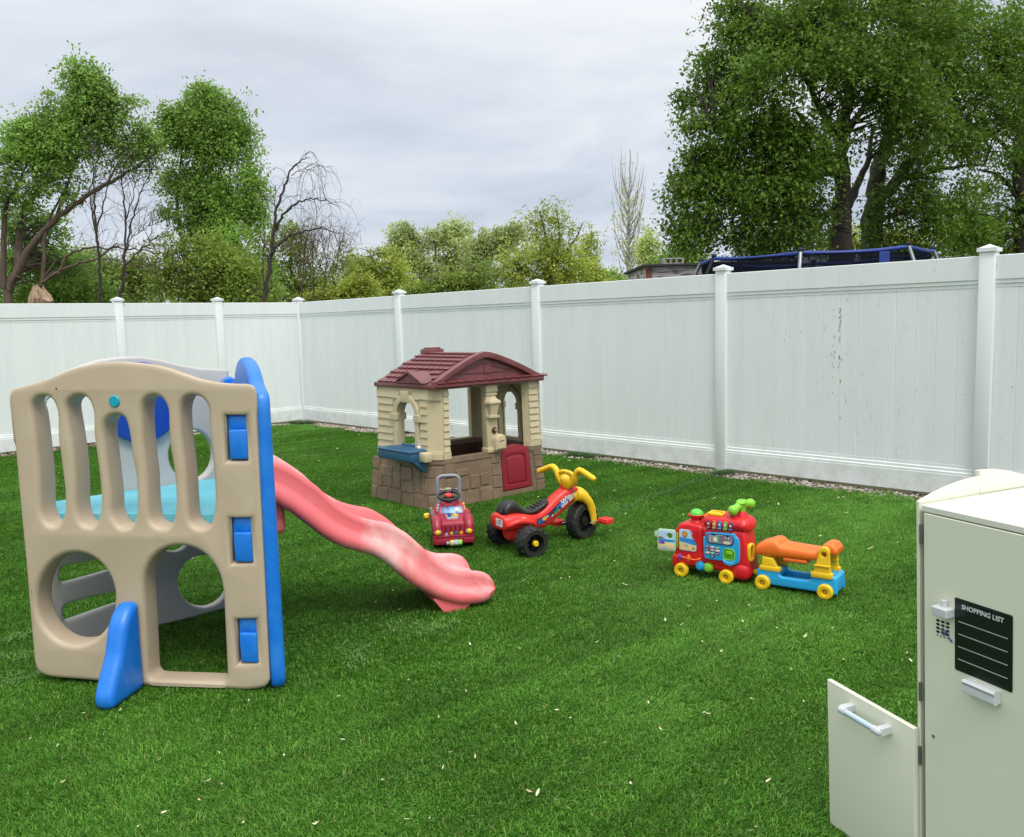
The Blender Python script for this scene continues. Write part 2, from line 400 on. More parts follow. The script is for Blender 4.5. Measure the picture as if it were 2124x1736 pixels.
for nm, sk in (('rot', 'Rotation'), ('scl', 'Scale')):
    a = ng.nodes.new('GeometryNodeInputNamedAttribute'); a.data_type = 'FLOAT_VECTOR'; a.inputs['Name'].default_value = nm
    ng.links.new(a.outputs['Attribute'], iop.inputs[sk])
ng.links.new(gi.outputs[0], iop.inputs['Points']); ng.links.new(ob_.outputs['Geometry'], iop.inputs['Instance']); ng.links.new(iop.outputs[0], gout.inputs[0])
md = go.modifiers.new('scatter', 'NODES'); md.node_group = ng

# pale scraps lying on the turf
def scrap_material():
    m, t, o_ = nt('dry_scrap'); p = N(t, 'ShaderNodeBsdfPrincipled', Roughness=.8); L(t, p.outputs[0], o_.inputs[0])
    rp = N(t, 'ShaderNodeNewGeometry').outputs['Random Per Island']
    L(t, ramp(t, rp, [(0, (.42, .33, .19)), (.4, (.62, .55, .36)), (.75, (.70, .66, .50)), (1, (.40, .28, .16))]), p.inputs['Base Color']); return m
M_scrap = scrap_material()
def scrap_geom(c, ln, wd, a, curl, z0=.028):
    ca, sa = math.cos(a), math.sin(a); V = []
    tx, ty = rng.normal(0, .3, 2)
    for i, (f, ww) in enumerate(((-.5, .25), (-.15, 1), (.2, .9), (.5, .15))):
        for sgn in (-1, 1):
            x = f*ln; y = sgn*ww*wd+curl*ln*f*f; z = z0-.006+abs(f)*ln*.25+tx*x+ty*y*.5
            V.append((c.x+x*ca-y*sa, c.y+x*sa+y*ca, z))
    return np.array(V), np.array([[0, 1, 3, 2], [2, 3, 5, 4], [4, 5, 7, 6]])
def on_lawn(q): d = q-lo; return d.dot(uR) > .05 and d.dot(uL) > .05
V = []; Q = []
while len(V) < 320:
    Y = 1.6+rng.random()**.8*10.5; q = Vector((rng.uniform(-.75, .75)*Y, Y, 0))
    if not on_lawn(q): continue
    if mnoise.noise(q*.8)+rng.normal(0, .25) < -.1: continue
    g = scrap_geom(q, rng.uniform(.008, .026), rng.uniform(.0015, .0045), rng.random()*6.3, rng.normal(0, .5)); Q.append(g[1]+8*len(V)); V.append(g[0])
tag(fast_mesh('leaf_litter', np.concatenate(V), np.concatenate(Q), M_scrap), 'tiny pale petals and grass clippings strewn over the turf', None, None, 'stuff')
LEAVES = [(249, 1486, .045), (432, 1634, .05), (795, 1632, .04), (655, 1725, .04), (1070, 1513, .035), (1183, 1502, .035), (1253, 1556, .03), (1370, 1525, .03), (1468, 1493, .05), (1380, 1296, .05), (1345, 1470, .035), (1540, 1320, .05),
          (910, 1500, .03), (590, 1580, .03), (340, 1700, .04), (120, 1560, .03), (1308, 1640, .045), (1460, 1490, .03), (1640, 1400, .04), (1768, 1660, .05), (1115, 1660, .05), (1700, 1120, .06), (1755, 1070, .06), (1615, 1052, .06), (1440, 1075, .06), (1230, 1290, .04), (1700, 1235, .05), (700, 935, .07), (660, 960, .07), (745, 905, .07), (1480, 1040, .07), (1180, 960, .08), (1670, 1330, .05), (1805, 1145, .07), (1530, 1180, .04), (845, 1715, .04)]
for i, (x, y, s) in enumerate(LEAVES):
    s *= .5
    q = G(x, y); V = []; Q = []
    V0, Q0 = scrap_geom(Vector((0, 0, 0)), s, s*.16, rng.random()*6.3, rng.normal(0, .4), .03); V.append(V0); Q.append(Q0)
    if i % 3 == 0:
        V0, Q0 = scrap_geom(Vector((s*.2, s*.1, 0)), s*.7, s*.13, rng.random()*6.3, rng.normal(0, .6), .034); V.append(V0); Q.append(Q0+8)
    o = fast_mesh('dry_leaf', np.concatenate(V), np.concatenate(Q), M_scrap); o.location = q
    tag(o, 'curled pale dry leaf scrap lying loose on the green turf', 'dry leaf', 'dry leaves fallen on the turf')

def ruffle(name, label, segs, n, wdt, ln, m):
    """loose turf fibres lying along lines: [(a, b)] ground points"""
    V = []; Q = []
    for a, b_ in segs:
        u = (b_-a); L_n = u.length; u = u/L_n; ang0 = math.atan2(u.y, u.x)
        for i in range(int(n*L_n)):
            s = rng.random()*L_n; c = a+u*s+Vector((-u.y, u.x, 0))*rng.normal(0, wdt); an = ang0+rng.normal(0, .55)+(math.pi if rng.random() < .5 else 0)
            l_ = ln*rng.uniform(.5, 1.2); w_ = rng.uniform(.0010, .0020); dx, dy = math.cos(an), math.sin(an); z = rng.uniform(.006, .02); k = len(V)*6; curl = rng.normal(0, .3)
            pts_ = []
            for f, ww, zz in ((0, 1, 0), (.5, .9, .55), (1, .2, .4)):
                ox, oy = c.x+dx*l_*f-dy*curl*l_*f*f, c.y+dy*l_*f+dx*curl*l_*f*f
                pts_ += [(ox-dy*w_*ww, oy+dx*w_*ww, z+zz*l_*.5), (ox+dy*w_*ww, oy-dx*w_*ww, z+zz*l_*.5)]
            V.append(pts_); Q += [[k, k+1, k+3, k+2], [k+2, k+3, k+5, k+4]]
    tag(fast_mesh(name, np.array(V).reshape(-1, 3), np.array(Q), m), label, None, None, 'stuff')
m, t, o_ = nt('seam_fibre'); p = N(t, 'ShaderNodeBsdfPrincipled', Roughness=.6); L(t, p.outputs[0], o_.inputs[0]); rp = N(t, 'ShaderNodeNewGeometry').outputs['Random Per Island']
L(t, ramp(t, rp, [(0, (.018, .060, .010)), (.6, (.038, .11, .016)), (1, (.08, .19, .03))]), p.inputs['Base Color']); M_seam = m
m, t, o_ = nt('pale_fibre'); p = N(t, 'ShaderNodeBsdfPrincipled', Roughness=.55); L(t, p.outputs[0], o_.inputs[0]); rp = N(t, 'ShaderNodeNewGeometry').outputs['Random Per Island']
L(t, ramp(t, rp, [(0, (.07, .17, .03)), (.6, (.11, .235, .05)), (1, (.18, .30, .09))]), p.inputs['Base Color']); M_palef = m
ruffle('turf_seam', 'dark frayed turf seam running out from the fence post', [(G(1508, 985), G(1440, 1003)), (G(1440, 1003), G(1350, 1036)), (G(1350, 1036), G(1230, 1085))], 300, .035, .045, M_seam)
ruffle('turf_edge', 'dark frayed turf fibres round the feet of the fence posts', [(G(600, 879), G(650, 880)), (G(1480, 985), G(1520, 983)), (G(1180, 944), G(1230, 950)), (G(820, 895), G(850, 899))], 2400, .035, .09, M_seam)
ruffle('ruffled_turf', 'paler ruffled turf fibres brushed flat beside the climbing tower', [(G(8, 1340), G(70, 1312)), (G(12, 1425), G(72, 1400)), (G(20, 1365), G(60, 1372)), (G(815, 1308), G(915, 1312)), (G(820, 1295), G(815, 1312)), (G(915, 1290), G(918, 1312)), (G(700, 1350), G(770, 1345)), (G(720, 1365), G(765, 1385))], 420, .045, .036, M_palef)
# ------------------------------------------------------------------ vinyl fence
def vinyl(name, stains):
    m, t, o = nt(name); p = N(t, 'ShaderNodeBsdfPrincipled'); L(t, p.outputs[0], o.inputs[0])
    pos = N(t, 'ShaderNodeNewGeometry').outputs['Position']
    mp = N(t, 'ShaderNodeMapping'); mp.inputs['Scale'].default_value = (7, 7, .5); L(t, pos, mp.inputs[0])
    n1 = noise(t, 1.0, 5, .6, mp.outputs[0])
    c = ramp(t, n1.outputs[0], [(.3, (.70, .74, .75)), (.6, (.745, .785, .79)), (.75, (.76, .79, .795))])
    n2 = noise(t, .8, 4, .6, pos)
    c = mixc(t, ramp(t, n2.outputs[0], [(.5, 0), (.8, .25)]), c, (.66, .69, .69))
    if stains:
        mp2 = N(t, 'ShaderNodeMapping'); mp2.inputs['Scale'].default_value = (14, 14, 5); L(t, pos, mp2.inputs[0])
        n3 = noise(t, 1.6, 9, .72, mp2.outputs[0], .8); n4 = noise(t, .55, 3, .5, pos)
        f = M2(t, 'MULTIPLY', ramp(t, n3.outputs[0], [(.60, 0), (.70, .75)]), ramp(t, n4.outputs[0], [(.46, 0), (.62, 1)]))
        c = mixc(t, f, c, (.36, .355, .33))
    sx = N(t, 'ShaderNodeSeparateXYZ'); L(t, pos, sx.inputs[0]); n5 = noise(t, 9, 6, .7, pos)
    lo_ = N(t, 'ShaderNodeMapRange'); L(t, sx.outputs[2], lo_.inputs[0]); lo_.inputs[1].default_value = .04; lo_.inputs[2].default_value = .34; lo_.inputs[3].default_value = .55; lo_.inputs[4].default_value = 0
    c = mixc(t, M2(t, 'MULTIPLY', ramp(t, n5.outputs[0], [(.42, 0), (.7, 1)]), lo_.outputs[0]), c, (.42, .42, .34))
    L(t, c, p.inputs['Base Color']); p.inputs['Roughness'].default_value = .42
    nb = noise(t, 90, 3, .6, mp.outputs[0]); b = N(t, 'ShaderNodeBump', Strength=.06, Distance=.002); L(t, nb.outputs[0], b.inputs['Height']); L(t, b.outputs[0], p.inputs['Normal'])
    return m
M_vin, M_vind = vinyl('white_vinyl', False), vinyl('scuffed_vinyl', True)
M_dirt = mat('dirt_streak', (.36, .34, .30), .9, .4, 30)
RAIL, CAPZ = 1.845, 1.918
def fence(name, label, org, u, nrm, posts, dirty, closed_start=True):
    root = thing(name, label, 'fence', org)
    X = Matrix(((u.x, -nrm.x, 0, 0), (u.y, -nrm.y, 0, 0), (0, 0, 1, 0), (0, 0, 0, 1)))   # local: x along, -y towards the yard
    flip = X.to_3x3().determinant() < 0
    def post(s):
        b = MB(X); b.box((s, 0, CAPZ/2-.02), (.108, .108, CAPZ-.04), 0, .006, 2)
        po = b.build('post', M_vin, root)
        c = MB(X); h = .067; z0 = CAPZ-.045
        c.hexa([Vector((s-h, -h, z0)), Vector((s+h, -h, z0)), Vector((s+h, h, z0)), Vector((s-h, h, z0)), Vector((s-h, -h, z0+.028)), Vector((s+h, -h, z0+.028)), Vector((s+h, h, z0+.028)), Vector((s-h, h, z0+.028))])
        c.add(([Vector((s-h+.008, -h+.008, z0+.028)), Vector((s+h-.008, -h+.008, z0+.028)), Vector((s+h-.008, h-.008, z0+.028)), Vector((s-h+.008, h-.008, z0+.028)), Vector((s, 0, z0+.056))], [[0, 1, 4], [1, 2, 4], [2, 3, 4], [3, 0, 4]]))
        c.build('post_cap', M_vin, po, 0)
    for s in posts: post(s)
    for i in range(len(posts)-1):
        a, e = posts[i]+.052, posts[i+1]-.052
        mm = M_vind if i in dirty else M_vin
        prof = []; nb = max(2, round((e-a)/.152)); wd = (e-a)/nb
        for k in range(nb):
            x = a+k*wd
            g = .0035+rng.random()*.0015
            prof += [(x, -.007), (x+g, -.011), (x+wd/2, -.0112+rng.normal(0, .0006)), (x+wd-g, -.011), (x+wd, -.007)]
        b = MB(X); n = len(prof); v = [Vector((x, y, z)) for z in (.18, 1.68) for x, y in prof]
        b.add((v, [[j, j+1, n+j+1, n+j] for j in range(n-1)])); v2 = [Vector((a, .011, .18)), Vector((e, .011, .18)), Vector((e, .011, 1.68)), Vector((a, .011, 1.68))]; b.add((v2, [[0, 1, 2, 3]]))
        pn = b.build('panel', mm, root, 0, fix=False)
        def rail(nm, pr):
            r = MB(X); r.loft([[Vector((x, y, z)) for y, z in pr] for x in (a, e)]); r.build(nm, mm, pn, 0)
        rail('top_rail', [(-.014, 1.612), (-.014, 1.634), (-.018, 1.637), (-.021, 1.640), (-.021, 1.664), (-.025, 1.667), (-.028, 1.671), (-.028, RAIL-.004), (-.024, RAIL), (.024, RAIL), (.028, RAIL-.004), (.028, 1.612)])
        rail('bottom_rail', [(-.014, .262), (-.014, .238), (-.024, .234), (-.024, .212), (-.036, .207), (-.036, .19), (-.038, .186), (-.038, .03), (.028, .03), (.028, .262)])
        if i in dirty:
            st = MB(X)      # scrape of brown dirt down one board joint
            xs = a+wd*7
            for k in range(46):
                z = 1.52-abs(rng.normal(0, .25))*1.6
                if z < .3: continue
                xx = xs+(rng.normal(0, .006) if rng.random() < .7 else rng.normal(-.05, .01)); l = rng.uniform(.006, .035)
                st.add(([Vector((xx-rng.uniform(.001, .006), -.0128, z)), Vector((xx+rng.uniform(.001, .006), -.0128, z+rng.normal(0, .004))), Vector((xx+rng.uniform(0, .005), -.0128, z-l)), Vector((xx-rng.uniform(0, .004), -.0128, z-l*.9))], [[0, 1, 2, 3]]))
            for k in range(26):
                xx = rng.uniform(a+.05, e-.05); z = rng.uniform(.35, 1.55); r = rng.uniform(.002, .008)
                st.add(([Vector((xx-r, -.0128, z)), Vector((xx, -.0128, z+r*.5)), Vector((xx+r*1.4, -.0128, z+r*.2)), Vector((xx+r*.3, -.0128, z-r*.6))], [[0, 1, 2, 3]]))
            tag(st.build('dirt_marks', M_dirt, pn, 0), kind='stuff')
    return root
fence('vinyl_fence', 'white vinyl fence running right from the back corner past the playhouse, scuffed near the cabinet', FC, uR, nR, [0, 2.597, 5.173, 7.57, 9.83, 12.25, 14.7], (3, 4))
fence('vinyl_fence', 'white vinyl privacy fence along the left behind the climbing tower, clean and brighter', FC, uL, nL, [0, 1.322, 2.72, 5.16, 7.6], ())

# ------------------------------------------------------------------ climbing tower with slide
def twrap(c): return mat(*c)
M_beige = mat('beige_plastic', (.455, .365, .262), .48, .07, 6, .25, 420, worn=(.52, .44, .34), wornamt=.5, wscale=5)
M_gray = mat('grey_plastic', (.44, .43, .415), .55, .07, 5, .25, 420, worn=(.50, .50, .51), wornamt=.5, wscale=5)
M_blue = mat('blue_plastic', (.006, .165, .66), .36, .08, 6, .15, 350, worn=(.05, .26, .72), wornamt=.5, wscale=8)
M_navy = mat('deep_blue_plastic', (.006, .055, .36), .45, .08)
M_teal = mat('teal_plastic', (.11, .46, .56), .5, .08, 5, worn=(.25, .56, .62), wornamt=.5)
M_red = mat('faded_red_plastic', (.80, .15, .165), .3, .06, 3, .08, 300, worn=(.90, .58, .57), wornamt=.85, wscale=2.0, coat=.25)
M_dark = mat('dark_gap', (.02, .018, .015), .9)
T0 = Vector((-1.5, 3.9, 0))
tower = thing('climbing_tower', 'beige and grey plastic climbing tower with blue side wall and long faded red slide', 'play tower', T0)
TI = Matrix.Translation(-T0)
k1 = .28999
def C1(x, y): return (k1*x, 681+k1*y)           # photo crop of the upper tower
def C2(x, y): return (k1*x, 1006.7+k1*y)        # photo crop of the lower tower
FA = frame((-1.521, 3.428, 0), math.atan2(-.059, .386))      # front panel plane
f1 = pl(FA); fp = lambda pts: [f1(*C1(*q)) for q in pts]; fq = lambda pts: [f1(*C2(*q)) for q in pts]
outer = fp([(63, 520), (66, 478), (80, 446), (112, 428), (200, 405), (340, 362), (450, 315), (560, 276), (680, 252), (800, 241), (900, 243), (1050, 258), (1180, 285), (1300, 325), (1420, 365), (1560, 390), (1700, 400), (1740, 399), (1785, 403), (1815, 414), (1833, 440), (1840, 480), (1843, 530), (1850, 700), (1870, 1100), (1900, 1700), (1925, 2200), (1938, 2480), (1936, 2528), (1915, 2562), (1870, 2582), (1700, 2602), (1400, 2592), (1060, 2575), (700, 2532), (450, 2512), (350, 2500), (300, 2484), (258, 2450), (236, 2395), (225, 2300), (180, 1760), (140, 1340), (100, 900), (75, 650)])
outer = [(x, max(z, .004)) for x, z in cr(outer, 3)]
slots = [
 [(222, 560), (240, 700), (262, 900), (280, 1100), (285, 1300), (320, 1390), (370, 1414), (420, 1395), (449, 1320), (452, 1180), (430, 980), (402, 760), (398, 600), (355, 500), (300, 484), (250, 500)],
 [(470, 560), (490, 700), (520, 900), (535, 1100), (540, 1300), (578, 1398), (630, 1420), (680, 1400), (707, 1310), (710, 1180), (690, 980), (660, 760), (655, 600), (615, 502), (555, 485), (500, 505)],
 [(735, 710), (748, 870), (770, 1060), (787, 1220), (792, 1330), (838, 1412), (890, 1430), (938, 1408), (966, 1330), (970, 1230), (960, 1050), (932, 900), (915, 760), (882, 645), (822, 622), (765, 645)],
 [(1008, 580), (1012, 720), (1024, 870), (1045, 1050), (1055, 1250), (1070, 1370), (1115, 1418), (1170, 1430), (1218, 1405), (1243, 1320), (1248, 1200), (1235, 1020), (1207, 850), (1196, 700), (1190, 580), (1150, 505), (1090, 484), (1032, 510)],
 [(1285, 580), (1288, 720), (1304, 870), (1325, 1050), (1337, 1250), (1350, 1370), (1385, 1416), (1440, 1434), (1495, 1405), (1522, 1330), (1530, 1200), (1520, 1020), (1500, 850), (1487, 690), (1484, 580), (1440, 500), (1370, 481), (1312, 505)]]
FT = .115
holes = [cr(fp(s_), 3) for s_ in slots]
holes.append(fq([(535+280*math.cos(a), 815+330*math.sin(a)) for a in np.linspace(0, 2*math.pi, 40)[:-1]]))
holes.append(cr(fq([(1022, 680), (1030, 900), (1042, 1150), (1050, 1320), (1057, 1362), (1078, 1388), (1120, 1396), (1300, 1403), (1560, 1410), (1596, 1404), (1614, 1380), (1616, 1330), (1606, 1100), (1596, 900), (1588, 760), (1560, 640), (1500, 540), (1430, 478), (1350, 445), (1270, 436), (1195, 450), (1120, 490), (1060, 562)]), 3))
clips = [((1613, 625), (1760, 625), (1772, 948), (1622, 950)), ((1648, 1362), (1793, 1362), (1808, 1680), (1658, 1684)), ((1690, 2088), (1832, 2085), (1846, 2398), (1702, 2402))]
for q in clips: holes.append(fp(q))
b = MB(TI @ FA); b.plate([outer]+holes, FT, .022, 0, res=4)
_o = np.array(outer); _up = _o[_o[:, 1] > 1.0]; _up = _up[np.argsort(_up[:, 0])]
FAi = (TI @ FA).inverted(); FAm = TI @ FA; XR = float(_o[:, 0].max()); _bd = FA.to_3x3().inverted() @ Vector((-.387, .92, 0)); SHX = _bd.x/_bd.y
def fwarp(v):
    q = FAi @ v
    if q.y > 0:
        d = float(np.interp(q.x, _up[:, 0], _up[:, 1]))-q.z
        if q.z > .9 and d < .10: q.y *= .30+.70*(max(0, d)/.10)**1.2
        k_ = min(1, max(0, (q.x-XR+.22)/.2)); q.x += SHX*q.y*k_
    return FAm @ q
b.warp = fwarp
front = b.build('front_panel', M_beige, tower, 50)
for q in clips:
    z = fp(q); xs = [p_[0] for p_ in z]; zs = [p_[1] for p_ in z]; cx_, w_ = sum(xs)/4, (max(xs)-min(xs))*.82; z0, z1 = min(zs), max(zs); hh = z1-z0
    c = MB(TI @ FA); c.box((cx_, .055, (z0+z1)/2), (w_+.012, .06, hh*.985), 0, .004)
    c.box((cx_+.002, .02, z0+hh*.36), (w_, .034, hh*.66), 0, .008, 3); c.box((cx_+.001, .035, z0+hh*.83), (w_*.97, .03, hh*.28), 0, .006)
    c.build('clip', M_blue, front)
b = MB(TI @ FA); z = f1(*C1(820, 522)); b.lathe([(0, -.006), (.020, -.006), (.0235, -.002), (.0235, .01)], 24, 0, Matrix.Translation((z[0], 0, z[1])) @ Matrix.Rotation(R_(-90), 4, 'X')); b.build('emblem', mat('deep_teal_plastic', (.005, .30, .45), .4), front)
b = MB(TI @ FA); z = f1(*C1(403, 430)); b.ell((z[0], -.001, z[1]), (.004, .003, .0025)); b.build('speck', M_dark, front)
# fin brace in front
zf = f1(*C2(985, 1300)); xf = zf[0]-.010
fin = [(-.02, .004), (-.06, .004), (-.19, .004), (-.220, .012), (-.230, .04), (-.222, .075), (-.185, .14), (-.15, .195), (-.13, .25), (-.108, .305), (-.07, .350), (-.03, .368), (0.0, .35), (0.0, .2), (0.0, .04)]
fM = TI @ FA @ Matrix.Translation((xf, 0, 0)) @ Matrix(((0, 0, 1, 0), (1, 0, 0, 0), (0, 1, 0, 0), (0, 0, 0, 1)))
b = MB(fM); g = plate_geom([cr(fin, 4)], .085, .03, 5); b.add(g, 0, Matrix.Rotation(R_(0), 4, 'Y')); b.build('brace_fin', M_blue, tower, 50)
# rear panel
P1, P2 = G(319, 1305), G(461, 1269); CA_ = frame(P1, math.atan2(P2.y-P1.y, P2.x-P1.x)); g1 = pl(CA_); gp1 = lambda pts: [g1(*C1(*q)) for q in pts]; gq = lambda pts: [g1(*C2(*q)) for q in pts]
xl = g1(*C2(340, 800))[0]
top = gp1([(430, 330), (580, 268), (700, 228), (850, 204), (1000, 200), (1150, 222), (1300, 262), (1450, 285), (1600, 291), (1636, 296), (1640, 302)])
xr = top[-1][0]
outer = [(xl, .01), (xl, .6), (xl, 1.0), (xl, 1.19), (xl+.01, 1.20)]+top+[(xr, .8), (xr, .4), (xr, .01), (xr-.005, .003), (xl+.005, .003)]
hl = [cr(gp1([(335, 560), (355, 900), (368, 1160), (395, 1240), (450, 1262), (560, 1248), (700, 1218), (800, 1196), (818, 1185), (820, 1100), (822, 900), (818, 700), (900, 680), (1150, 675), (1185, 640), (1190, 560), (1150, 500), (900, 478), (600, 480), (400, 490)]), 3),
      [g1(*C1(1372+162*math.cos(a), 905+182*math.sin(a))) for a in np.linspace(0, 2*math.pi, 36)[:-1]],
      cr(gq([(430, 640), (440, 690), (470, 702), (600, 668), (745, 626), (830, 600), (850, 560), (830, 520), (740, 525), (600, 552), (480, 572), (440, 600)]), 3),
      cr(gq([(455, 905), (462, 955), (490, 972), (640, 920), (815, 860), (860, 840), (870, 790), (850, 750), (810, 765), (640, 805), (500, 845), (465, 870)]), 3),
      [g1(*C2(1462+184*math.cos(a), 688+186*math.sin(a))) for a in np.linspace(0, 2*math.pi, 36)[:-1]],
      [g1(*C2(1245+105*math.cos(a), 400+78*math.sin(a))) for a in np.linspace(0, 2*math.pi, 28)[:-1]]]
b = MB(TI @ CA_); b.plate([outer]+hl, .06, .014, 0, res=3); rear = b.build('rear_panel', M_gray, tower, 50)
b = MB(TI @ CA_); cz = g1(*C1(1000, 545)); b.plate([ell2(cz[0], cz[1]+.012, .185, .192, 44)], .034, .012, -.035); b.build('round_plate', M_navy, tower, 50)
# blue side wall with arch, seen nearly edge-on
_br = FA @ Vector((f1(*C1(1905, 1850))[0]-.004, .0, 0))
BL = frame((_br.x, _br.y, 0), math.atan2(.92, -.387))     # x runs away from the camera along the wall, +y is to the left (inside)
SW = 1.06
o = [(.004, .045), (.0, .09), (.0, .15), (.0, .3), (-.0, .8), (.0, 1.0), (.0, 1.09), (.0, 1.15), (.012, 1.195), (.05, 1.215), (.10, 1.225), (.16, 1.245), (.22, 1.28), (.32, 1.315), (.46, 1.33), (.60, 1.32), (.72, 1.28), (.80, 1.235), (.88, 1.21), (1.0, 1.20), (SW, 1.15), (SW, 1.08), (SW, .9), (SW, .4), (SW, .16), (SW, .09), (SW-.004, .045), (SW-.02, .015), (SW-.05, .003), (SW-.09, .003), (SW-.15, .003), (SW-.3, .003), (.3, .003), (.15, .003), (.09, .003), (.05, .003), (.02, .015)]
hole = [(.30, .72), (.30, .95), (.32, 1.04), (.38, 1.10), (.5, 1.13), (.62, 1.10), (.68, 1.04), (.70, .95), (.70, .72)]
crawl = ell2(.5, .36, .2, .22, 30)
b = MB(TI @ BL); b.plate([cr(o, 3), hole, crawl], .060, .024, -.062, res=4); sidew = b.build('side_wall', M_blue, tower, 50)
b = MB(TI); e1 = Vector((CA_ @ Vector((xr, .02, 1.19)))); e2 = BL @ Vector((SW-.06, 0, 1.19))
for zz in (1.175, .75, .3):
    b = MB(TI); e1.z = e2.z = zz; b.tube([e1, e2], .04, 12); b.build('connector', M_blue, tower, 40)
b = MB(TI); A_ = FA @ Vector((f1(*C1(120, 1300))[0], .105, 0)); B_ = FA @ Vector((f1(*C1(1840, 1300))[0]-.03, .105, 0)); E_ = CA_ @ Vector((xr, -.005, 0)); D_ = CA_ @ Vector((xl, -.005, 0))
ring = [A_, B_, BL @ Vector((SW, .0, 0)), E_, D_]
b.loft([[Vector((q.x, q.y, z)) for q in ring] for z in (.655, .703)]); b.build('platform', M_teal, tower, 30)
# slide
def C3(x, y): return (473.7+.27878*x, 888.2+.27878*y)
SL = frame((-.158, 4.36, 0), math.atan2(.387, .92)); sM = SL
s1 = pl(SL); sp = lambda pts: [s1(*C3(*q)) for q in pts]
topc = sp([(330, 240), (400, 265), (500, 322), (640, 416), (720, 490), (800, 562), (880, 612), (960, 652), (1070, 682), (1180, 702), (1260, 740), (1340, 792), (1450, 890), (1520, 955), (1590, 1006), (1660, 1042), (1740, 1062), (1830, 1060), (1890, 1068), (1935, 1090), (1962, 1120), (1976, 1150), (1982, 1180)])
botc = sp([(345, 560), (420, 612), (450, 622), (560, 705), (640, 765), (700, 812), (780, 858), (850, 890), (960, 922), (1060, 950), (1140, 990), (1220, 1050), (1340, 1150), (1410, 1195), (1480, 1232), (1540, 1265), (1600, 1291), (1680, 1312), (1740, 1320), (1830, 1314), (1890, 1302), (1935, 1276), (1964, 1242), (1978, 1212), (1983, 1186)])
def prep(pts, k=6):
    q = cro([Vector((p_[0], p_[1], 0)) for p_ in pts], k); return np.array([p_.x for p_ in q]), np.array([p_.y for p_ in q])
tx, tz = prep(topc); bx, bz = prep(botc)
x0, x1 = max(tx.min(), bx.min())-.12, min(tx.max(), bx.max())
xs = np.concatenate([np.linspace(x0, x1-.06, 70), x1-.06+.06*np.sin(np.linspace(0, math.pi/2, 14)[1:])]); W_ = .40
zt = np.interp(xs, tx, tz); zb = np.interp(xs, bx, bz)
zt[xs < tx.min()] = tz[0]; 
rings = []
for i, s_ in enumerate(xs):
    a, c = zt[i], max(zb[i], .012); d = a-c; bed = a-min(.115, d*.55)
    e = (xs[-1]-s_)/.07
    q_ = min(1, d/.12)
    prof = [(.040, c), (.0, c+.004*q_), (-.030*q_, c+.020*q_), (-.037*q_, c+.05*q_), (-.026*q_, c+d*.42), (-.010*q_, c+d*.50), (-.003, c+d*.57), (-.006, a-.034*q_), (-.004, a-.012*q_), (.006, a-.001), (.020, a-.004*q_), (.030, a-.018*q_), (.036, a-.05*q_), (.054, bed+.018*q_), (.085, bed), (.14, bed-.006*q_)]
    prof = prof+[(W_-v_, z_) for v_, z_ in reversed(prof)]
    rings.append([Vector((s_, v_, z_)) for v_, z_ in prof])
b = MB(TI @ SL); b.loft(rings, 0, True); slide = b.build('slide', M_red, tower, 60)
b = MB(TI @ SL); fx = s1(*C3(1610, 1340))[0]
b.loft([[Vector((fx-.065, v_, .085)), Vector((fx+.14, v_, .03)), Vector((fx+.10, v_, .004)), Vector((fx-.005, v_, .002))] for v_ in (-.015, W_+.015)]); b.build('slide_foot', M_red, slide, 30)
b = MB(TI @ SL); bx0 = s1(*C3(400, 640))[0]; b.box((bx0-.06, W_/2, .60), (.16, W_-.06, .22), 0, .03, 3); b.build('slide_bracket', M_red, slide, 40)

# ------------------------------------------------------------------ playhouse
M_tan = mat('tan_plastic', (.52, .445, .28), .5, .05, 6, .2, 350, worn=(.56, .50, .35), wornamt=.4)
M_brn = mat('brown_plastic', (.18, .12, .078), .55, .16, 5, .8, 60, worn=(.26, .19, .13), wornamt=.8, wscale=6)
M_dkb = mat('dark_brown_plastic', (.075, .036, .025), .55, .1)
M_roof = mat('maroon_plastic', (.155, .040, .045), .34, .10, 5, .2, 200, worn=(.21, .08, .08), wornamt=.6, wscale=7)
M_door = mat('crimson_plastic', (.255, .012, .028), .42, .06)
M_pblue = mat('slate_blue_plastic', (.022, .095, .185), .45, .08)
M_wht = mat('white_plastic', (.72, .73, .72), .4, .03)
PH = frame((-.611, 6.686, 0), R_(41.5)); house = thing('playhouse', 'tan plastic playhouse with maroon shingle roof, brown stone base and crimson half door', 'playhouse', (-.611, 6.686, 0), R_(41.5))
HW, HD, LZ, UZ = 1.215, .86, .395, .965
def hwarp(v):
    f_ = .055*(1-v.z/LZ) if v.z < LZ else -.02*(v.z-LZ)/(UZ-LZ)
    if v.z > UZ+.001: f_ = 0
    return Vector((HW/2+(v.x-HW/2)*(1+f_), HD/2+(v.y-HD/2)*(1+f_), v.z))
CH = .085; TH = .05
plan = [(CH, 0), (HW-CH, 0), (HW, CH), (HW, HD-CH), (HW-CH, HD), (CH, HD), (0, HD-CH), (0, CH)]
def inset(q, d):
    return (HW/2+(q[0]-HW/2)*(1-2*d/HW), HD/2+(q[1]-HD/2)*(1-2*d/HD))
def wall(b, p0, p1, z0, z1, m=0, th=TH):
    q0, q1 = inset(p0, th), inset(p1, th)
    b.hexa([Vector((*p0, z0)), Vector((*p1, z0)), Vector((*q1, z0)), Vector((*q0, z0)), Vector((*p0, z1)), Vector((*p1, z1)), Vector((*q1, z1)), Vector((*q0, z1))], m)
DX0, DX1 = .675, 1.005
b = MB(); b.warp = hwarp
for z0, z1 in ((0, .12), (.12, .25), (.25, LZ)):
    for i in range(8):
        p0, p1 = plan[i], plan[(i+1) % 8]
        if i == 0:
            wall(b, p0, (DX0, 0), z0, z1); wall(b, (DX1, 0), p1, z0, z1)
        else: wall(b, p0, p1, z0, z1)
wall(b, (DX0, 0), (DX1, 0), 0, .05)
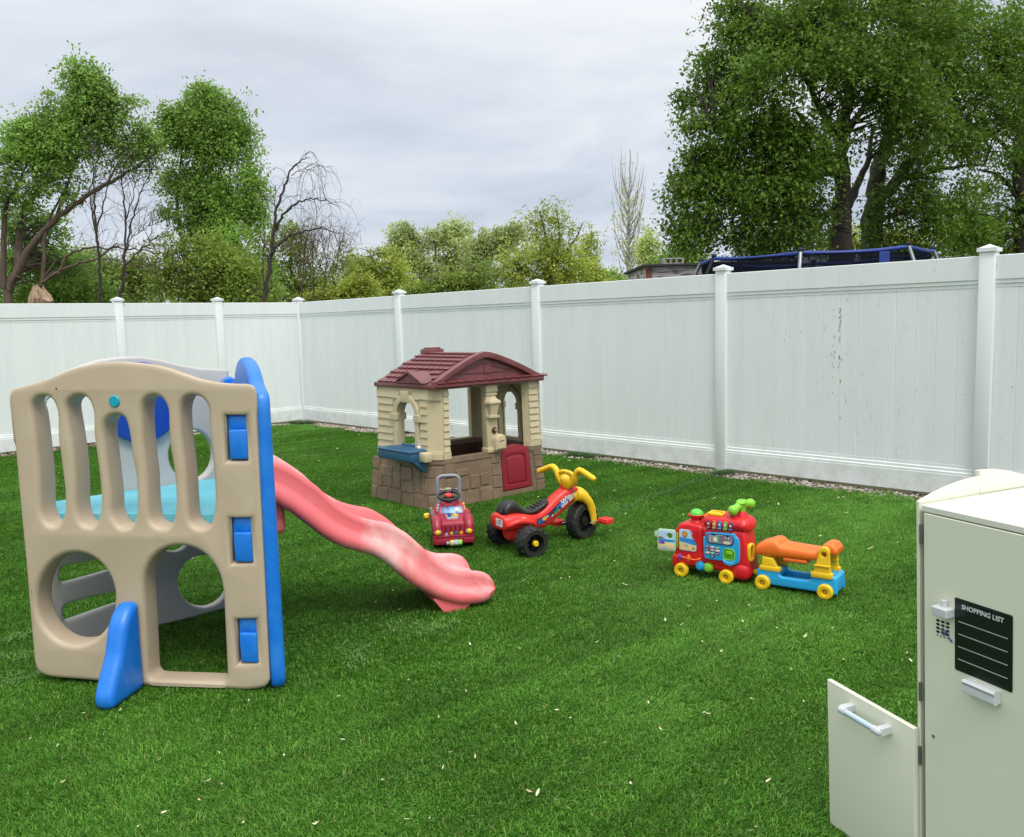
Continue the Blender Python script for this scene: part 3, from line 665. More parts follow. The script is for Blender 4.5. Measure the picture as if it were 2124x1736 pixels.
def stone(b, P, e, x0, x1, z0, z1):
    """raised stone on the wall edge starting at P along unit e"""
    n = Vector((e.y, -e.x, 0)); g_ = .004; d_ = .008+rng.random()*.003
    T = Matrix(((e.x, n.x*-1, 0, P[0]), (e.y, n.y*-1, 0, P[1]), (0, 0, 1, 0), (0, 0, 0, 1)))
    j = rng.normal(0, .004, 8); nx = max(3, int((x1-x0)/.018)); nz = max(3, int((z1-z0)/.018)); v = []; ph_ = rng.random(3)*50
    for iz in range(nz+1):
        for ix in range(nx+1):
            u_, w_ = ix/nx, iz/nz
            x = (x0+g_+j[0]*w_)*(1-u_)+(x1-g_+j[1]*w_)*u_; z = (z0+g_+j[2]*u_)*(1-w_)+(z1-g_+j[3]*u_)*w_
            edge = min(u_*nx, (1-u_)*nx, w_*nz, (1-w_)*nz)
            if edge < .5: dd = -.002
            else: dd = d_+(.0035*mnoise.noise(Vector((x*22+ph_[0], z*22+ph_[1], 0)))+.003*mnoise.noise(Vector((x*60, z*60, ph_[2]))))
            if edge < .5 and ix in (0, nx) and iz in (0, nz): x += (.006 if ix == 0 else -.006)
            v.append(Vector((x, -dd, z)))
    for iz in range(nz+1):     # pull the second ring out to the rim so the sides are steep
        for ix in range(nx+1):
            p_ = v[iz*(nx+1)+ix]
            if ix == 1: p_.x = v[iz*(nx+1)].x+.005
            if ix == nx-1: p_.x = v[iz*(nx+1)+nx].x-.005
            if iz == 1: p_.z = v[ix].z+.005
            if iz == nz-1: p_.z = v[nz*(nx+1)+ix].z-.005
    b.add((v, [[a_*(nx+1)+c_, a_*(nx+1)+c_+1, (a_+1)*(nx+1)+c_+1, (a_+1)*(nx+1)+c_] for a_ in range(nz) for c_ in range(nx)]), 0, T)
ex = Vector((1, 0, 0)); ey = Vector((0, -1, 0)); ed = Vector((1, -1, 0)).normalized()
for x0, x1, z0, z1 in [(.09, .20, .245, .365), (.10, .33, .125, .24), (.20, .34, .24, .30), (.34, .44, .125, .24), (.44, .545, .14, .24), (.105, .28, 0.0, .12), (.28, .43, .0, .12), (.43, .56, .0, .125), (.56, .67, .0, .10), (.565, .67, .10, .20), (.565, .67, .20, .30), (.565, .67, .30, .385), (1.03, 1.13, .0, .10), (1.03, 1.13, .10, .21), (1.03, 1.13, .21, .31), (1.03, 1.13, .31, .385)]: stone(b, (0, 0), ex, x0, x1, z0, z1)
for x0, x1, z0, z1 in [(0, .09, .0, .12), (.09, .25, .0, .11), (.25, .44, .0, .12), (.44, .60, .0, .11), (.60, .77, .0, .12), (0, .10, .12, .24), (.10, .16, .11, .24), (.16, .30, .12, .20), (.30, .42, .12, .26), (.42, .60, .11, .20), (.60, .69, .12, .25), (.69, .775, .12, .25), (.0, .11, .25, .36), (.11, .30, .20, .30), (.42, .58, .20, .32), (.30, .42, .26, .34), (.58, .69, .25, .36), (.69, .775, .25, .36)]: stone(b, (0, HD), ey, HD-(HD-x1+.0)+.0 if False else x0+.085*0, x1, z0, z1)
l8 = math.hypot(CH, CH)
for z0, z1 in ((0, .12), (.12, .25), (.25, .345)): stone(b, (0, CH), ed, .0, l8, z0, z1)
base = b.build('base_wall', M_brn, house, 22)
# inside skin of the base, darker brown: interior shade put into its colour
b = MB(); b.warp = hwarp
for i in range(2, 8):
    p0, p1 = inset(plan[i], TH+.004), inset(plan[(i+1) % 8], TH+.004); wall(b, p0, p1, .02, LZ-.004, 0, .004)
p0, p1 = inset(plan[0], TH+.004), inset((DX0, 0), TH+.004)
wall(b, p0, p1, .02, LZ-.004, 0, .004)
b.build('base_shade_skin', M_dkb, base, 0)
# ledge on the base
b = MB(); b.warp = hwarp
for i in range(8):
    p0, p1 = inset(plan[i], -.008), inset(plan[(i+1) % 8], -.008)
    if i == 0: wall(b, p0, (DX0, p0[1]), LZ-.035, LZ+.004, 0, .065); wall(b, (DX1, p0[1]), p1, LZ-.035, LZ+.004, 0, .065)
    else: wall(b, p0, p1, LZ-.035, LZ+.004, 0, .065)
b.build('ledge', M_brn, base, 30)
# upper walls
def arch_loop(c, hw_, z0, zs, rise):
    return [(c-hw_, z0), (c+hw_, z0), (c+hw_, zs)]+[(c+hw_*math.cos(a), zs+rise*math.sin(a)) for a in np.linspace(0, math.pi, 14)[1:-1]]+[(c-hw_, zs)]
def laps(b, x0, x1, z0, z1, n, T, d=.011):
    h = (z1-z0)/n
    for i in range(n):
        a, e = z0+i*h+.002, z0+(i+1)*h-.001
        b.add(([Vector((x0, .002, a)), Vector((x1, .002, a)), Vector((x0, -d, a+.002)), Vector((x1, -d, a+.002)), Vector((x0, -.001, e)), Vector((x1, -.001, e))], [[0, 1, 3, 2], [2, 3, 5, 4], [0, 2, 4], [1, 5, 3]]), 0, T)
Tleft = Matrix(((0, 1, 0, 0), (-1, 0, 0, HD), (0, 0, 1, 0), (0, 0, 0, 1)))       # local x: from the far corner towards the front, -y: outward (-X)
Tright = Matrix(((0, -1, 0, HW), (1, 0, 0, 0), (0, 0, 1, 0), (0, 0, 0, 1)))
for nm, T in (('left_wall', Tleft), ('right_wall', Tright)):
    b = MB(); b.warp = hwarp
    cx_ = .50 if nm == 'left_wall' else .43
    win = arch_loop(cx_, .128 if nm == 'left_wall' else .138, LZ+.035, .735, .115)
    b.plate([[(CH*.9, LZ), (HD-CH*.9, LZ), (HD-CH*.9, UZ), (CH*.9, UZ)], win], TH, .004, 0, T=T)
    laps(b, CH*.9, cx_-.19, LZ+.05, UZ-.04, 8, T); laps(b, cx_+.19, HD-CH*.9, LZ+.05, UZ-.04, 8, T); 
    laps(b, cx_-.19, cx_-.1, .86, UZ-.04, 1, T); laps(b, cx_+.1, cx_+.19, .86, UZ-.04, 1, T)
    wl = b.build(nm, M_tan, house, 30)
    for side in ('outer', 'inner'):
        y = -.018 if side == 'outer' else TH-.004
        b = MB(); b.warp = hwarp
        band = [(cx_+.178*math.cos(a), .735+.165*math.sin(a)) for a in np.linspace(0, math.pi, 16)]+[(cx_+.128*math.cos(a), .735+.115*math.sin(a)) for a in np.linspace(math.pi, 0, 16)]
        b.plate([band], .024, .004, y, T=T)
        b.plate([[(cx_-.04, .835), (cx_+.04, .835), (cx_+.055, .925), (cx_-.055, .925)]], .034, .005, y-.008 if side == 'outer' else y, T=T)
        for sx in (-1, 1):
            b.plate([rrect(cx_+sx*.165-.045, cx_+sx*.165+.045, .685, .742, .005)], .034, .004, y-.008 if side == 'outer' else y, T=T)
            b.plate([rrect(cx_+sx*.152-.024, cx_+sx*.152+.024, LZ+.0, .70, .004)], .02, .004, y, T=T)
        b.build('window_trim', M_tan, wl, 30)
# corner columns (chamfered) with cap and foot, front and back walls
for i in (1, 3, 5, 7):
    b = MB(); b.warp = hwarp
    p0, p1 = plan[i], plan[(i+1) % 8]
    wall(b, p0, p1, LZ, UZ, 0, TH)
    for z0, z1, dd in ((LZ, LZ+.045, .014), (LZ+.045, LZ+.06, .008), (.855, .865, .008), (.865, UZ-.002, .012)):
        wall(b, inset(p0, -dd), inset(p1, -dd), z0, z1, 0, .03)
    b.build('corner_column', M_tan, house, 30)
b = MB(); b.warp = hwarp
wall(b, (CH, 0), (.155, 0), LZ, UZ); wall(b, (1.02, 0), (HW-CH, 0), LZ, UZ)
wall(b, (CH, -.01), (.16, -.01), LZ, LZ+.05, 0, .03); wall(b, (1.015, -.01), (HW-CH, -.01), LZ, LZ+.05, 0, .03)
laps(b, .10, .155, LZ+.05, UZ-.02, 9, None); laps(b, 1.02, 1.125, LZ+.05, UZ-.02, 9, None)
wall(b, (.155, 0), (1.02, 0), UZ-.022, UZ, 0, TH)
b.build('front_wall', M_tan, house, 30)
b = MB(); b.warp = hwarp     # back wall: two openings
T = Matrix(((-1, 0, 0, HW), (0, -1, 0, HD), (0, 0, 1, 0), (0, 0, 0, 1)))
b.plate([[(CH*.9, LZ), (HW-CH*.9, LZ), (HW-CH*.9, UZ), (CH*.9, UZ)], [(.60, LZ+.02), (1.07, LZ+.02), (1.07, UZ-.03), (.60, UZ-.03)], [(.18, LZ+.02), (.51, LZ+.02), (.51, UZ-.03), (.18, UZ-.03)]], TH, .004, 0, T=T)
b.build('back_wall', M_tan, house, 30)
# lamp pillar
b = MB(); b.warp = hwarp
px = .598; 
b.box((px, .03, (LZ+UZ)/2), (.115, .07, UZ-LZ), 0, .008); b.box((px, .022, .928), (.128, .08, .075), 0, .006); b.box((px, .022, LZ+.02), (.135, .085, .04), 0, .006); b.box((px, .024, .872), (.122, .076, .016), 0, .004)
pil = b.build('pillar', M_tan, house, 30)
b = MB(); b.warp = hwarp
def sq(y, z, hx, dy): return [Vector((px-hx, .0, z)), Vector((px-hx*.8, -dy, z)), Vector((px+hx*.8, -dy, z)), Vector((px+hx, .0, z))]
b.loft([sq(0, .675, .05, .03), sq(0, .682, .062, .045), sq(0, .698, .062, .045), sq(0, .70, .044, .03), sq(0, .795, .060, .048), sq(0, .80, .074, .058), sq(0, .815, .072, .056), sq(0, .84, .04, .03), sq(0, .848, .02, .02), sq(0, .86, .02, .018)])
b.build('wall_lamp', M_tan, pil, 30)
b = MB(); b.warp = hwarp
Tn = Matrix.Translation((px+.015, -.006, .575)) @ Matrix.Rotation(R_(90), 4, 'X')
b.lathe([(.026, 0), (.028, .006), (.02, .012), (.018, .012), (.016, .02), (.0, .024)], 18, 0, Tn); b.ell((px+.015, -.03, .578), (.008, .005, .008), 1)
b.build('door_bell', [M_dkb, mat('bell_button', (.62, .5, .36), .4)], pil, 40)
b = MB(); b.warp = hwarp
mb = [(px-.01, .415), (px+.095, .415), (px+.1, .42), (px+.1, .49)]+[(px+.045+.055*math.cos(a), .49+.055*math.sin(a)) for a in np.linspace(0, math.pi, 12)]+[(px-.01, .42)]
b.plate([mb], .08, .01, -.062, res=3)
mb2 = [(px+.045+(x-px-.045)*.82, .478+(z-.478)*.82) for x, z in mb]
b.plate([mb2, [(px+.02, .478), (px+.07, .484), (px+.07, .492), (px+.02, .486)]], .008, .002, -.068)
b.box((px+.045, -.0605, .485), (.05, .006, .012), 1)
b.build('mailbox', [M_tan, M_dkb], pil, 40)
# half door
b = MB(); b.warp = hwarp
dc = (DX0+DX1)/2; dw = (DX1-DX0)/2-.012
dz = lambda x: .385+.045*(1-((x-dc)/dw)**2)
do = [(dc-dw, .058), (dc+dw, .058)]+[(dc+dw*math.cos(a), dz(dc+dw*math.cos(a))) for a in np.linspace(0, math.pi, 12)]
b.plate([do], .04, .006, .012)
dor = b.build('half_door', M_door, house, 30)
b = MB(); b.warp = hwarp
io = [(dc-dw+.045, .10), (dc+dw-.045, .10), (dc+dw-.045, .325)]+[(dc+(dw-.045)*math.cos(a), .325+.028*math.sin(a)) for a in np.linspace(0, math.pi, 10)[1:-1]]+[(dc-dw+.045, .325)]
inn = [(dc+(x-dc)*.86, .21+(z-.21)*.88) for x, z in io]
b.plate([do, io], .012, .004, .004); b.plate([inn], .012, .005, .003)
b.build('door_moulding', M_door, dor, 30)
# planter shelf at the left window
b = MB(); b.warp = None
Tl = Matrix(((0, 1, 0, 0), (-1, 0, 0, HD), (0, 0, 1, 0), (0, 0, 0, 1)))
b.box((-.085, .325, .428), (.15, .46, .075), 0, .012, 3); b.box((-.085, .325, .468), (.165, .475, .016), 0, .007, 2)
b.box((.02, .31, .465), (.10, .40, .03), 0, .01); b.box((.015, .30, .485), (.03, .30, .03), 0, .012)
b.hexa([Vector((-.03, .09, .30)), Vector((0.0, .09, .30)), Vector((0.0, .16, .30)), Vector((-.03, .16, .30)), Vector((-.14, .09, .395)), Vector((.0, .09, .395)), Vector((0.0, .16, .395)), Vector((-.14, .16, .395))])
for i in range(9):
    for j in range(4): b.box((-.135+j*.028, .16+i*.036, .477), (.010, .02, .006), 0, .002, 1)
pln = b.build('window_shelf', M_pblue, house, 30)
b = MB(); b.lathe([(.022, 0), (.022, .012), (.013, .02), (.011, .055), (.016, .062), (.0, .066)], 14, 0, Matrix.Translation((-.0, .19, .478))); b.build('tap', M_wht, pln, 40)
b = MB(); b.box((-.045, .055, .425), (.07, .09, .075), 0, .012, 2); b.build('shelf_bracket', M_tan, house, 30)
# roof
EV = .968; RX0, RX1, RP = .008, HW-.07, .53; RY0, RY1 = -.022, HD-.07
def rz(x):
    u_ = (x-RP)/((RP-RX0) if x < RP else (RX1-RP)); u_ = abs(u_)
    return EV+.02+.225*(1-u_**1.32)*(1 if u_ < 1 else 0)+.0
b = MB()
xs_ = np.linspace(RX0, RX1, 41)
prof = [Vector((x, 0, rz(x))) for x in xs_]
def ringy(y, off=0): return [Vector((x, y, rz(x)+off)) for x in xs_]+[Vector((x, y, rz(x)-.028+off)) for x in reversed(xs_)]
b.loft([ringy(.015), ringy(RY1-.02)])
# eave fascia all round
for c_, d_ in ((((RX0+RX1)/2, RY0+.0, EV), (RX1-RX0+.03, .03, .036)), (((RX0+RX1)/2, RY1, EV), (RX1-RX0+.03, .03, .036)), ((RX0-.0, (RY0+RY1)/2, EV+.0015), (.03, RY1-RY0-.03, .036)), ((RX1, (RY0+RY1)/2, EV+.0015), (.03, RY1-RY0-.03, .036))): b.box(c_, d_, 0, .004)
b.box(((RX0+RX1)/2, (RY0+RY1)/2, EV-.012), (RX1-RX0-.03, RY1-RY0-.03, .008))
# front pediment: arched band, recessed gable, trim
band = [(x, rz(x)+.012) for x in np.linspace(RX0+.02, RX1-.02, 33)]; band += [(x, max(rz(x)-.038, EV+.004)) for x in np.linspace(RX1-.09, RX0+.09, 33)]
b.plate([band], .06, .006, -.028)
gab = [(x, max(rz(x)-.03, EV)) for x in np.linspace(RX0+.1, RX1-.1, 25)]+[(RX1-.1, EV-.0), (RX0+.1, EV-.0)]
b.plate([gab], .02, .002, .012)
tri = [(RP-.37, EV+.062), (RP+.40, EV+.062), (RP+.39, EV+.072), (RP+.02, EV+.155), (RP-.02, EV+.155), (RP-.36, EV+.072)]; tri2 = [(RP+(x-RP)*.86, EV+.1+(z-EV-.1)*.72) for x, z in tri]
b.plate([[(RP-.30, EV+.085), (RP+.36, EV+.085), (RP+.36, EV+.090), (RP-.30, EV+.090)]], .01, .001, .004); b.plate([rrect(RP+.0, RP+.075, EV+.075, EV+.145, .012)], .014, .003, .002); b.plate([rrect(RP+.008, RP+.067, EV+.083, EV+.137, .010)], .014, .003, -.001)
b.plate([[(RP-.38, EV+.06), (RP-.01, EV+.165), (RP+.44, EV+.06), (RP+.425, EV+.06), (RP-.008, EV+.157), (RP-.365, EV+.06)]], .01, .001, .005)
# shingles
def shingle(p, ax, ay, nrm, w_, l_, tilt=.10):
    """p = centre of the top edge, ax across, ay down the slope"""
    zf_ = [(-.5, 0, .0), (.5, 0, .0), (.5, .86, .9), (.32, 1, 1), (-.32, 1, 1), (-.5, .86, .9)]; t_ = .014
    top_ = [p+ax*(x*w_)+ay*(y*l_)+nrm*(.002+t_*k_) for x, y, k_ in zf_]; bot = [q-nrm*(.012) for q in top_]
    b.add((bot+top_, [[6, 7, 8, 9, 10, 11], [5, 4, 3, 2, 1, 0]]+[[i_, (i_+1) % 6, 6+(i_+1) % 6, 6+i_] for i_ in range(6)]))
for side in (-1, 1):
    xe = RX0 if side < 0 else RX1
    arc = [(RP, rz(RP))]; 
    xx = np.linspace(RP, xe, 200); cum = np.concatenate([[0], np.cumsum(np.hypot(np.diff(xx), np.diff([rz(x) for x in xx])))])
    nr = 8; rl = cum[-1]/nr
    for r_ in range(nr):
        xa, xb = np.interp(r_*rl, cum, xx), np.interp((r_+1)*rl, cum, xx)
        A = Vector((xa, 0, rz(xa))); B = Vector((xb, 0, rz(xb))); ay = (B-A).normalized(); ax = Vector((0, 1, 0)); nn = Vector((-ay.z*1, 0, ay.x)) ; nn = nn if nn.z > 0 else -nn
        n_ = 10; ww = (RY1-.09)/n_
        for j in range(-1, n_+1):
            y = .03+(j+.5+(.5 if r_ % 2 else 0))*ww
            if y < .03+.2*ww or y > RY1-.04: continue
            if side < 0 and r_ in (5, 6) and abs(y-.30) < .17-(.06 if r_ == 5 else 0): continue
            shingle(Vector((xa, y, rz(xa))), ax, ay, nn, ww*.87, rl*1.10)
# front eave row
ayf = Vector((0, -1, -.42)).normalized(); nf = Vector((0, -.42, 1)).normalized()
b.hexa([Vector((RX0, -.055, EV)), Vector((RX1, -.055, EV)), Vector((RX1, .02, EV)), Vector((RX0, .02, EV)), Vector((RX0, -.055, EV+.016)), Vector((RX1, -.055, EV+.016)), Vector((RX1, .02, EV+.046)), Vector((RX0, .02, EV+.046))])
for j in range(12): shingle(Vector((RX0+.055+j*.0985, .006, EV+.043)), Vector((1, 0, 0)), ayf, nf, .088, .066)
# dormer on the left slope
dx, dy = .10, .30; zb_ = rz(.0)+.004; ap = zb_+.088
v = [Vector((-.002, dy-.185, zb_)), Vector((-.002, dy+.185, zb_)), Vector((-.002, dy, ap)), Vector((.17, dy-.10, rz(.17)-.01)), Vector((.17, dy+.10, rz(.17)-.01)), Vector((.19, dy, rz(.19)-.005))]
b.add((v, [[0, 1, 2], [0, 2, 5, 3], [1, 4, 5, 2]]))
gv = lambda x, s_: [Vector((x, dy-.185*s_, zb_+.002)), Vector((x, dy+.185*s_, zb_+.002)), Vector((x, dy, zb_+.092*s_))]
for s0, s1_ in ((1.08, .86),):
    o_, i_ = gv(-.016, s0), gv(-.016, s1_); i_[0].z = i_[1].z = zb_+.012; o2, i2 = [q+Vector((.02, 0, 0)) for q in o_], [q+Vector((.02, 0, 0)) for q in i_]
    b.add((o_+i_+o2+i2, [[0, 1, 4, 3], [1, 2, 5, 4], [2, 0, 3, 5], [0, 6, 7, 1], [1, 7, 8, 2], [2, 8, 6, 0], [3, 4, 10, 9], [4, 5, 11, 10], [5, 3, 9, 11]]))
roof = b.build('roof', M_roof, house, 25)
b = MB(); cxx, cyy = RP+.02, HD-.135; b.box((cxx, cyy, rz(RP)-.02), (.16, .13, .09), 0, .004); b.box((cxx+.0, cyy, rz(RP)+.022), (.135, .105, .016), 0, .003); b.box((cxx, cyy, rz(RP)+.034), (.115, .09, .012), 0, .003); b.build('chimney', M_roof, roof, 30)
# ------------------------------------------------------------------ ride-on truck
M_trk = mat('truck_red_plastic', (.30, .014, .035), .35, .06)
M_blk = mat('black_plastic', (.012, .012, .014), .42, .15, 8, .3, 200)
M_tyre = mat('toy_tyre', (.010, .010, .011), .55, .2, 8, .4, 200, worn=(.05, .055, .045), wornamt=.35)
M_hgray = mat('handle_grey', (.22, .235, .26), .4, .05)
M_yel = mat('yellow_plastic', (.78, .50, .008), .38, .06, worn=(.70, .50, .10), wornamt=.3)
M_grn = mat('green_plastic', (.20, .52, .03), .35, .05)
M_lblue = mat('sky_blue_plastic', (.02, .34, .68), .38, .05)
M_pblu = mat('pale_blue_plastic', (.30, .48, .66), .4, .05)
M_or = mat('orange_plastic', (.80, .15, .012), .38, .05, worn=(.80, .25, .06), wornamt=.4)
M_pur = mat('purple_plastic', (.13, .05, .42), .4)
M_hot = mat('bright_red_plastic', (.72, .028, .022), .36, .05, worn=(.72, .08, .06), wornamt=.4)
M_trn = mat('train_red_plastic', (.60, .012, .018), .33, .05)
M_sil = mat('steel', (.55, .55, .56), .25, .05, metallic=1)
M_mgray = mat('mid_grey_plastic', (.30, .31, .33), .45)
M_cream = mat('cream_print', (.66, .60, .42), .5)
M_sand = mat('sand_print', (.70, .55, .24), .45)
M_skyp = mat('sky_print', (.42, .62, .80), .4)
M_sea = mat('sea_print', (.03, .25, .62), .4)
M_navyp = mat('dark_navy_print', (.015, .025, .09), .4)
yaw = math.atan2(.13, .99)
TK = frame((-.397, 5.50, 0), yaw)
truck = thing('ride_on_truck', 'dark red toddler ride on truck with grey push handle and yellow headlights', 'ride-on toy', (-.397, 5.50, 0), yaw)
b = MB()
def sec(y, hw, z0, z1, r=.018):   # rounded rectangle ring in XZ at y
    return [Vector((x, y, z)) for x, z in rrect(-hw, hw, z0, z1, min(r, hw*.9, (z1-z0)*.45), 4)]
b.loft([sec(.004, .072, .088, .165, .012), sec(.012, .078, .085, .178), sec(.06, .080, .08, .190), sec(.125, .084, .08, .202), sec(.130, .088, .08, .206)])
b.loft([sec(.128, .090, .08, .208, .012), sec(.150, .087, .08, .236, .012), sec(.172, .082, .08, .262, .016), sec(.20, .078, .08, .278, .02), sec(.24, .075, .08, .276, .02), sec(.25, .072, .08, .255, .02)])
b.loft([sec(.245, .11, .06, .17, .03), sec(.36, .108, .06, .19, .03), sec(.40, .10, .07, .23, .03), sec(.43, .09, .09, .22, .03)])
b.loft([sec(.03, .10, .055, .13, .01), sec(.25, .11, .055, .13, .01)])
for s_ in (-1, 1):   # fenders
    pth = [(s_*.104, .006, .085), (s_*.104, .006, .125), (s_*.104, .02, .158), (s_*.103, .055, .188), (s_*.104, .10, .185), (s_*.106, .14, .16), (s_*.108, .18, .13)]
    b.tube(cro(pth, 5), [.030]*3+[.032]*(len(cro(pth, 5))-6)+[.026]*3, 12, 0, True)
    pth = [(s_*.108, .25, .12), (s_*.110, .28, .16), (s_*.110, .33, .178), (s_*.108, .38, .16), (s_*.106, .41, .12)]
    b.tube(cro(pth, 5), .028, 12)
body = b.build('body', M_trk, truck, 40)
b = MB()
b.box((0, .006, .068), (.268, .05, .050), 0, .008); b.box((0, -.006, .094), (.262, .035, .008), 0, .003); b.box((-.075, -.021, .06), (.10, .012, .034), 0, .004); b.box((.095, -.021, .066), (.07, .012, .034), 0, .004)
b.build('bumper', M_trk, truck, 40)
b = MB()
for x in (-.048, -.017, .014, .045): b.box((x, .004, .134), (.008, .008, .052), 0, .002, 1)
b.build('grille_slots', mat('slot_red', (.07, .003, .008), .6), body, 30)
for s_ in (-1, 1):
    b = MB(); Th = Matrix.Translation((s_*.102, -.016, .122)) @ Matrix.Rotation(R_(90), 4, 'X')
    b.lathe([(.0245, -.012), (.0245, .0), (.021, .004), (.018, .003)], 24, 1, Th); b.lathe([(.0185, .0), (.017, .008), (.011, .014), (.0, .016)], 20, 0, Th)
    b.build('headlight', [M_yel, M_mgray], truck, 40)
b = MB()
Tw = Matrix.Translation((0, .1305, .2065)) @ Matrix.Rotation(R_(-38), 4, 'X')
b.plate([[(-.072, .004), (.072, .004), (.064, .050), (-.064, .050)]], .006, .001, -.006, 0, T=Tw)
b.plate([[(-.070, .006), (-.008, .006), (-.018, .048), (-.063, .048)]], .002, .0004, -.0072, 1, T=Tw)
b.plate([[(-.043, .006), (-.041, .006), (-.043, .048), (-.045, .048)]], .002, .0004, -.0082, 3, T=Tw)
b.plate([ell2(.035, .029, .0165, .0155)], .002, .0004, -.0074, 4, T=Tw); b.plate([ell2(.035, .029, .0125, .0125)], .002, .0004, -.0084, 2, T=Tw)
b.plate([[(.022, .008), (.03, .014), (.045, .008)]], .002, .0004, -.0078, 1, T=Tw)
b.build('windshield', [mat('windshield_print', (.07, .30, .74), .3), mat('windshield_dark', (.01, .10, .27), .3), M_cream, M_pblu, mat('ochre_print', (.42, .32, .10), .4)], truck, 30)
b = MB(); b.hexa([Vector((-.034, .055, .188)), Vector((.034, .055, .188)), Vector((.046, .112, .199)), Vector((-.046, .112, .199)), Vector((-.032, .057, .197)), Vector((.032, .057, .197)), Vector((.044, .11, .209)), Vector((-.044, .11, .209))])
con = b.build('hood_console', M_mgray, truck, 0)
for x, mm in ((-.018, mat('deep_teal_button', (.01, .09, .20), .4)), (.017, M_yel)):
    b = MB(); b.lathe([(.0125, 0), (.0125, .016), (.011, .019), (0, .019)], 18, 0, Matrix.Translation((x, .085, .200))); b.build('hood_button', mm, con, 40)
b = MB(); b.plate([[(-.058, .098), (-.034, .098), (-.046, .119)]], .008, .002, -.006, 0); b.build('triangle_button', M_pblu, body, 40)
b = MB(); b.plate([ell2(-.013, .108, .0105, .0105, 18)], .009, .002, -.007, 0); b.plate([ell2(-.013, .108, .007, .007, 16)], .004, .001, -.009, 1); b.build('round_button', [mat('lime_print', (.42, .50, .06), .4), M_grn], body, 40)
b = MB(); b.plate([rrect(.008, .029, .099, .120, .003)], .009, .002, -.007, 0); b.build('square_button', mat('slate_button', (.05, .10, .22), .4), body, 40)
b = MB(); b.plate([ell2(.05, .110, .0115, .0115, 8)], .009, .002, -.007, 0); b.build('octagon_button', mat('amber_button', (.75, .33, .02), .4), body, 40)
cols = [M_navyp, M_yel, M_pblu, M_grn]
for i, (ch, mm) in enumerate(zip('MBOL', cols)):
    b = MB(); x = -.038+i*.026; b.lathe([(.0205, -.0125), (.021, -.011), (.021, .011), (.0205, .0125)], 20, 0, Matrix.Translation((x, -.012, .05)) @ Matrix.Rotation(R_(90), 4, 'Y'))
    b.text(ch, .026, x-.0095, .0465, -.0338, .0006, 1, .0008, sx=1.0 if ch != 'M' else .85); b.build('letter_roller', [mm, M_wht], truck, 40)
b = MB(); Ts = Matrix.Translation((-.012, .205, .315)) @ Matrix.Rotation(R_(14), 4, 'X')
b.torus(.069, .0105, Ts, 32, 10); b.lathe([(.02, -.05), (.034, -.012), (.03, .0), (0, .0)], 20, 0, Ts)
for a in (0, 120, 240): b.box((0, 0, 0), (.05, .014, .008), 0, .003, 2, None) if False else b.tube([Ts @ Vector((0, 0, -.002)), Ts @ Vector((.06*math.cos(R_(a+90)), .06*math.sin(R_(a+90)), 0))], .007, 8)
b.tube([(-.012, .205, .30), (-.012, .2, .265)], .018, 12)
sw = b.build('steering_wheel', M_blk, truck, 40)
b = MB(); b.lathe([(.023, 0), (.023, .008), (.02, .012), (0, .013)], 20, 0, Ts); b.build('horn_button', M_hot, sw, 40)
b = MB(); hh = .075
b.tube(cro([(-hh, .40, .17), (-hh, .405, .28), (-hh, .41, .38), (-hh+.01, .413, .402), (-hh+.03, .415, .412), (0, .415, .414), (hh-.03, .415, .412), (hh-.01, .413, .402), (hh, .41, .38), (hh, .405, .28), (hh, .40, .17)], 5), .0125, 12)
hd = b.build('push_handle', M_hgray, truck, 60)
b = MB(); b.tube([(-.062, .405, .322), (.062, .405, .322)], .0025, 8, 0)
b.ell((-.056, .405, .322), (.005, .005, .005), 0); b.ell((.056, .405, .322), (.005, .005, .005), 0)
for i, (x, k_) in enumerate([(-.018, 1), (-.006, 2), (.008, 3), (.025, 4), (.040, 5)]): b.lathe([(.009, -.005), (.0115, -.003), (.0115, .003), (.009, .005)], 16, k_, Matrix.Translation((x, .405, .322)) @ Matrix.Rotation(R_(90), 4, 'Y'))
b.build('bead_bar', [M_sil, M_grn, M_pblu, M_yel, M_navyp, M_navyp], hd, 40)
for x in (-.105, .105):
    for y in (.07, .33):
        b = MB(); b.lathe([(.02, -.022), (.048, -.022), (.053, -.012), (.053, .012), (.048, .022), (.02, .022)], 24, 0, Matrix.Translation((x, y, .053)) @ Matrix.Rotation(R_(90), 4, 'Y')); b.build('wheel', M_tyre, truck, 40)
b = MB(); b.tube([(-.125, .18, .185), (-.15, .175, .21), (-.155, .17, .20)], .004, 8, 1); b.tube([(-.118, .19, .17), (-.135, .185, .245)], .009, 8, 2)
b.lathe([(.010, -.014), (.019, -.010), (.019, .012), (.012, .018), (0, .02)], 6, 0, Matrix.Translation((-.163, .165, .196)) @ Matrix.Rotation(R_(-100), 4, 'Y')); b.build('ignition_key', [M_yel, M_sil, M_mgray], truck, 40)
for s_ in (-1, 1):
    b = MB()
    for i, z in enumerate((.222, .240, .258)): b.box((s_*(.089-.15*(z-.222)), .19, z), (.014, .03, .013), i, .003, 1)
    b.build('side_clickers', [M_pblu, M_wht, M_pblu] if s_ < 0 else [M_yel, M_cream, M_yel], truck, 30)

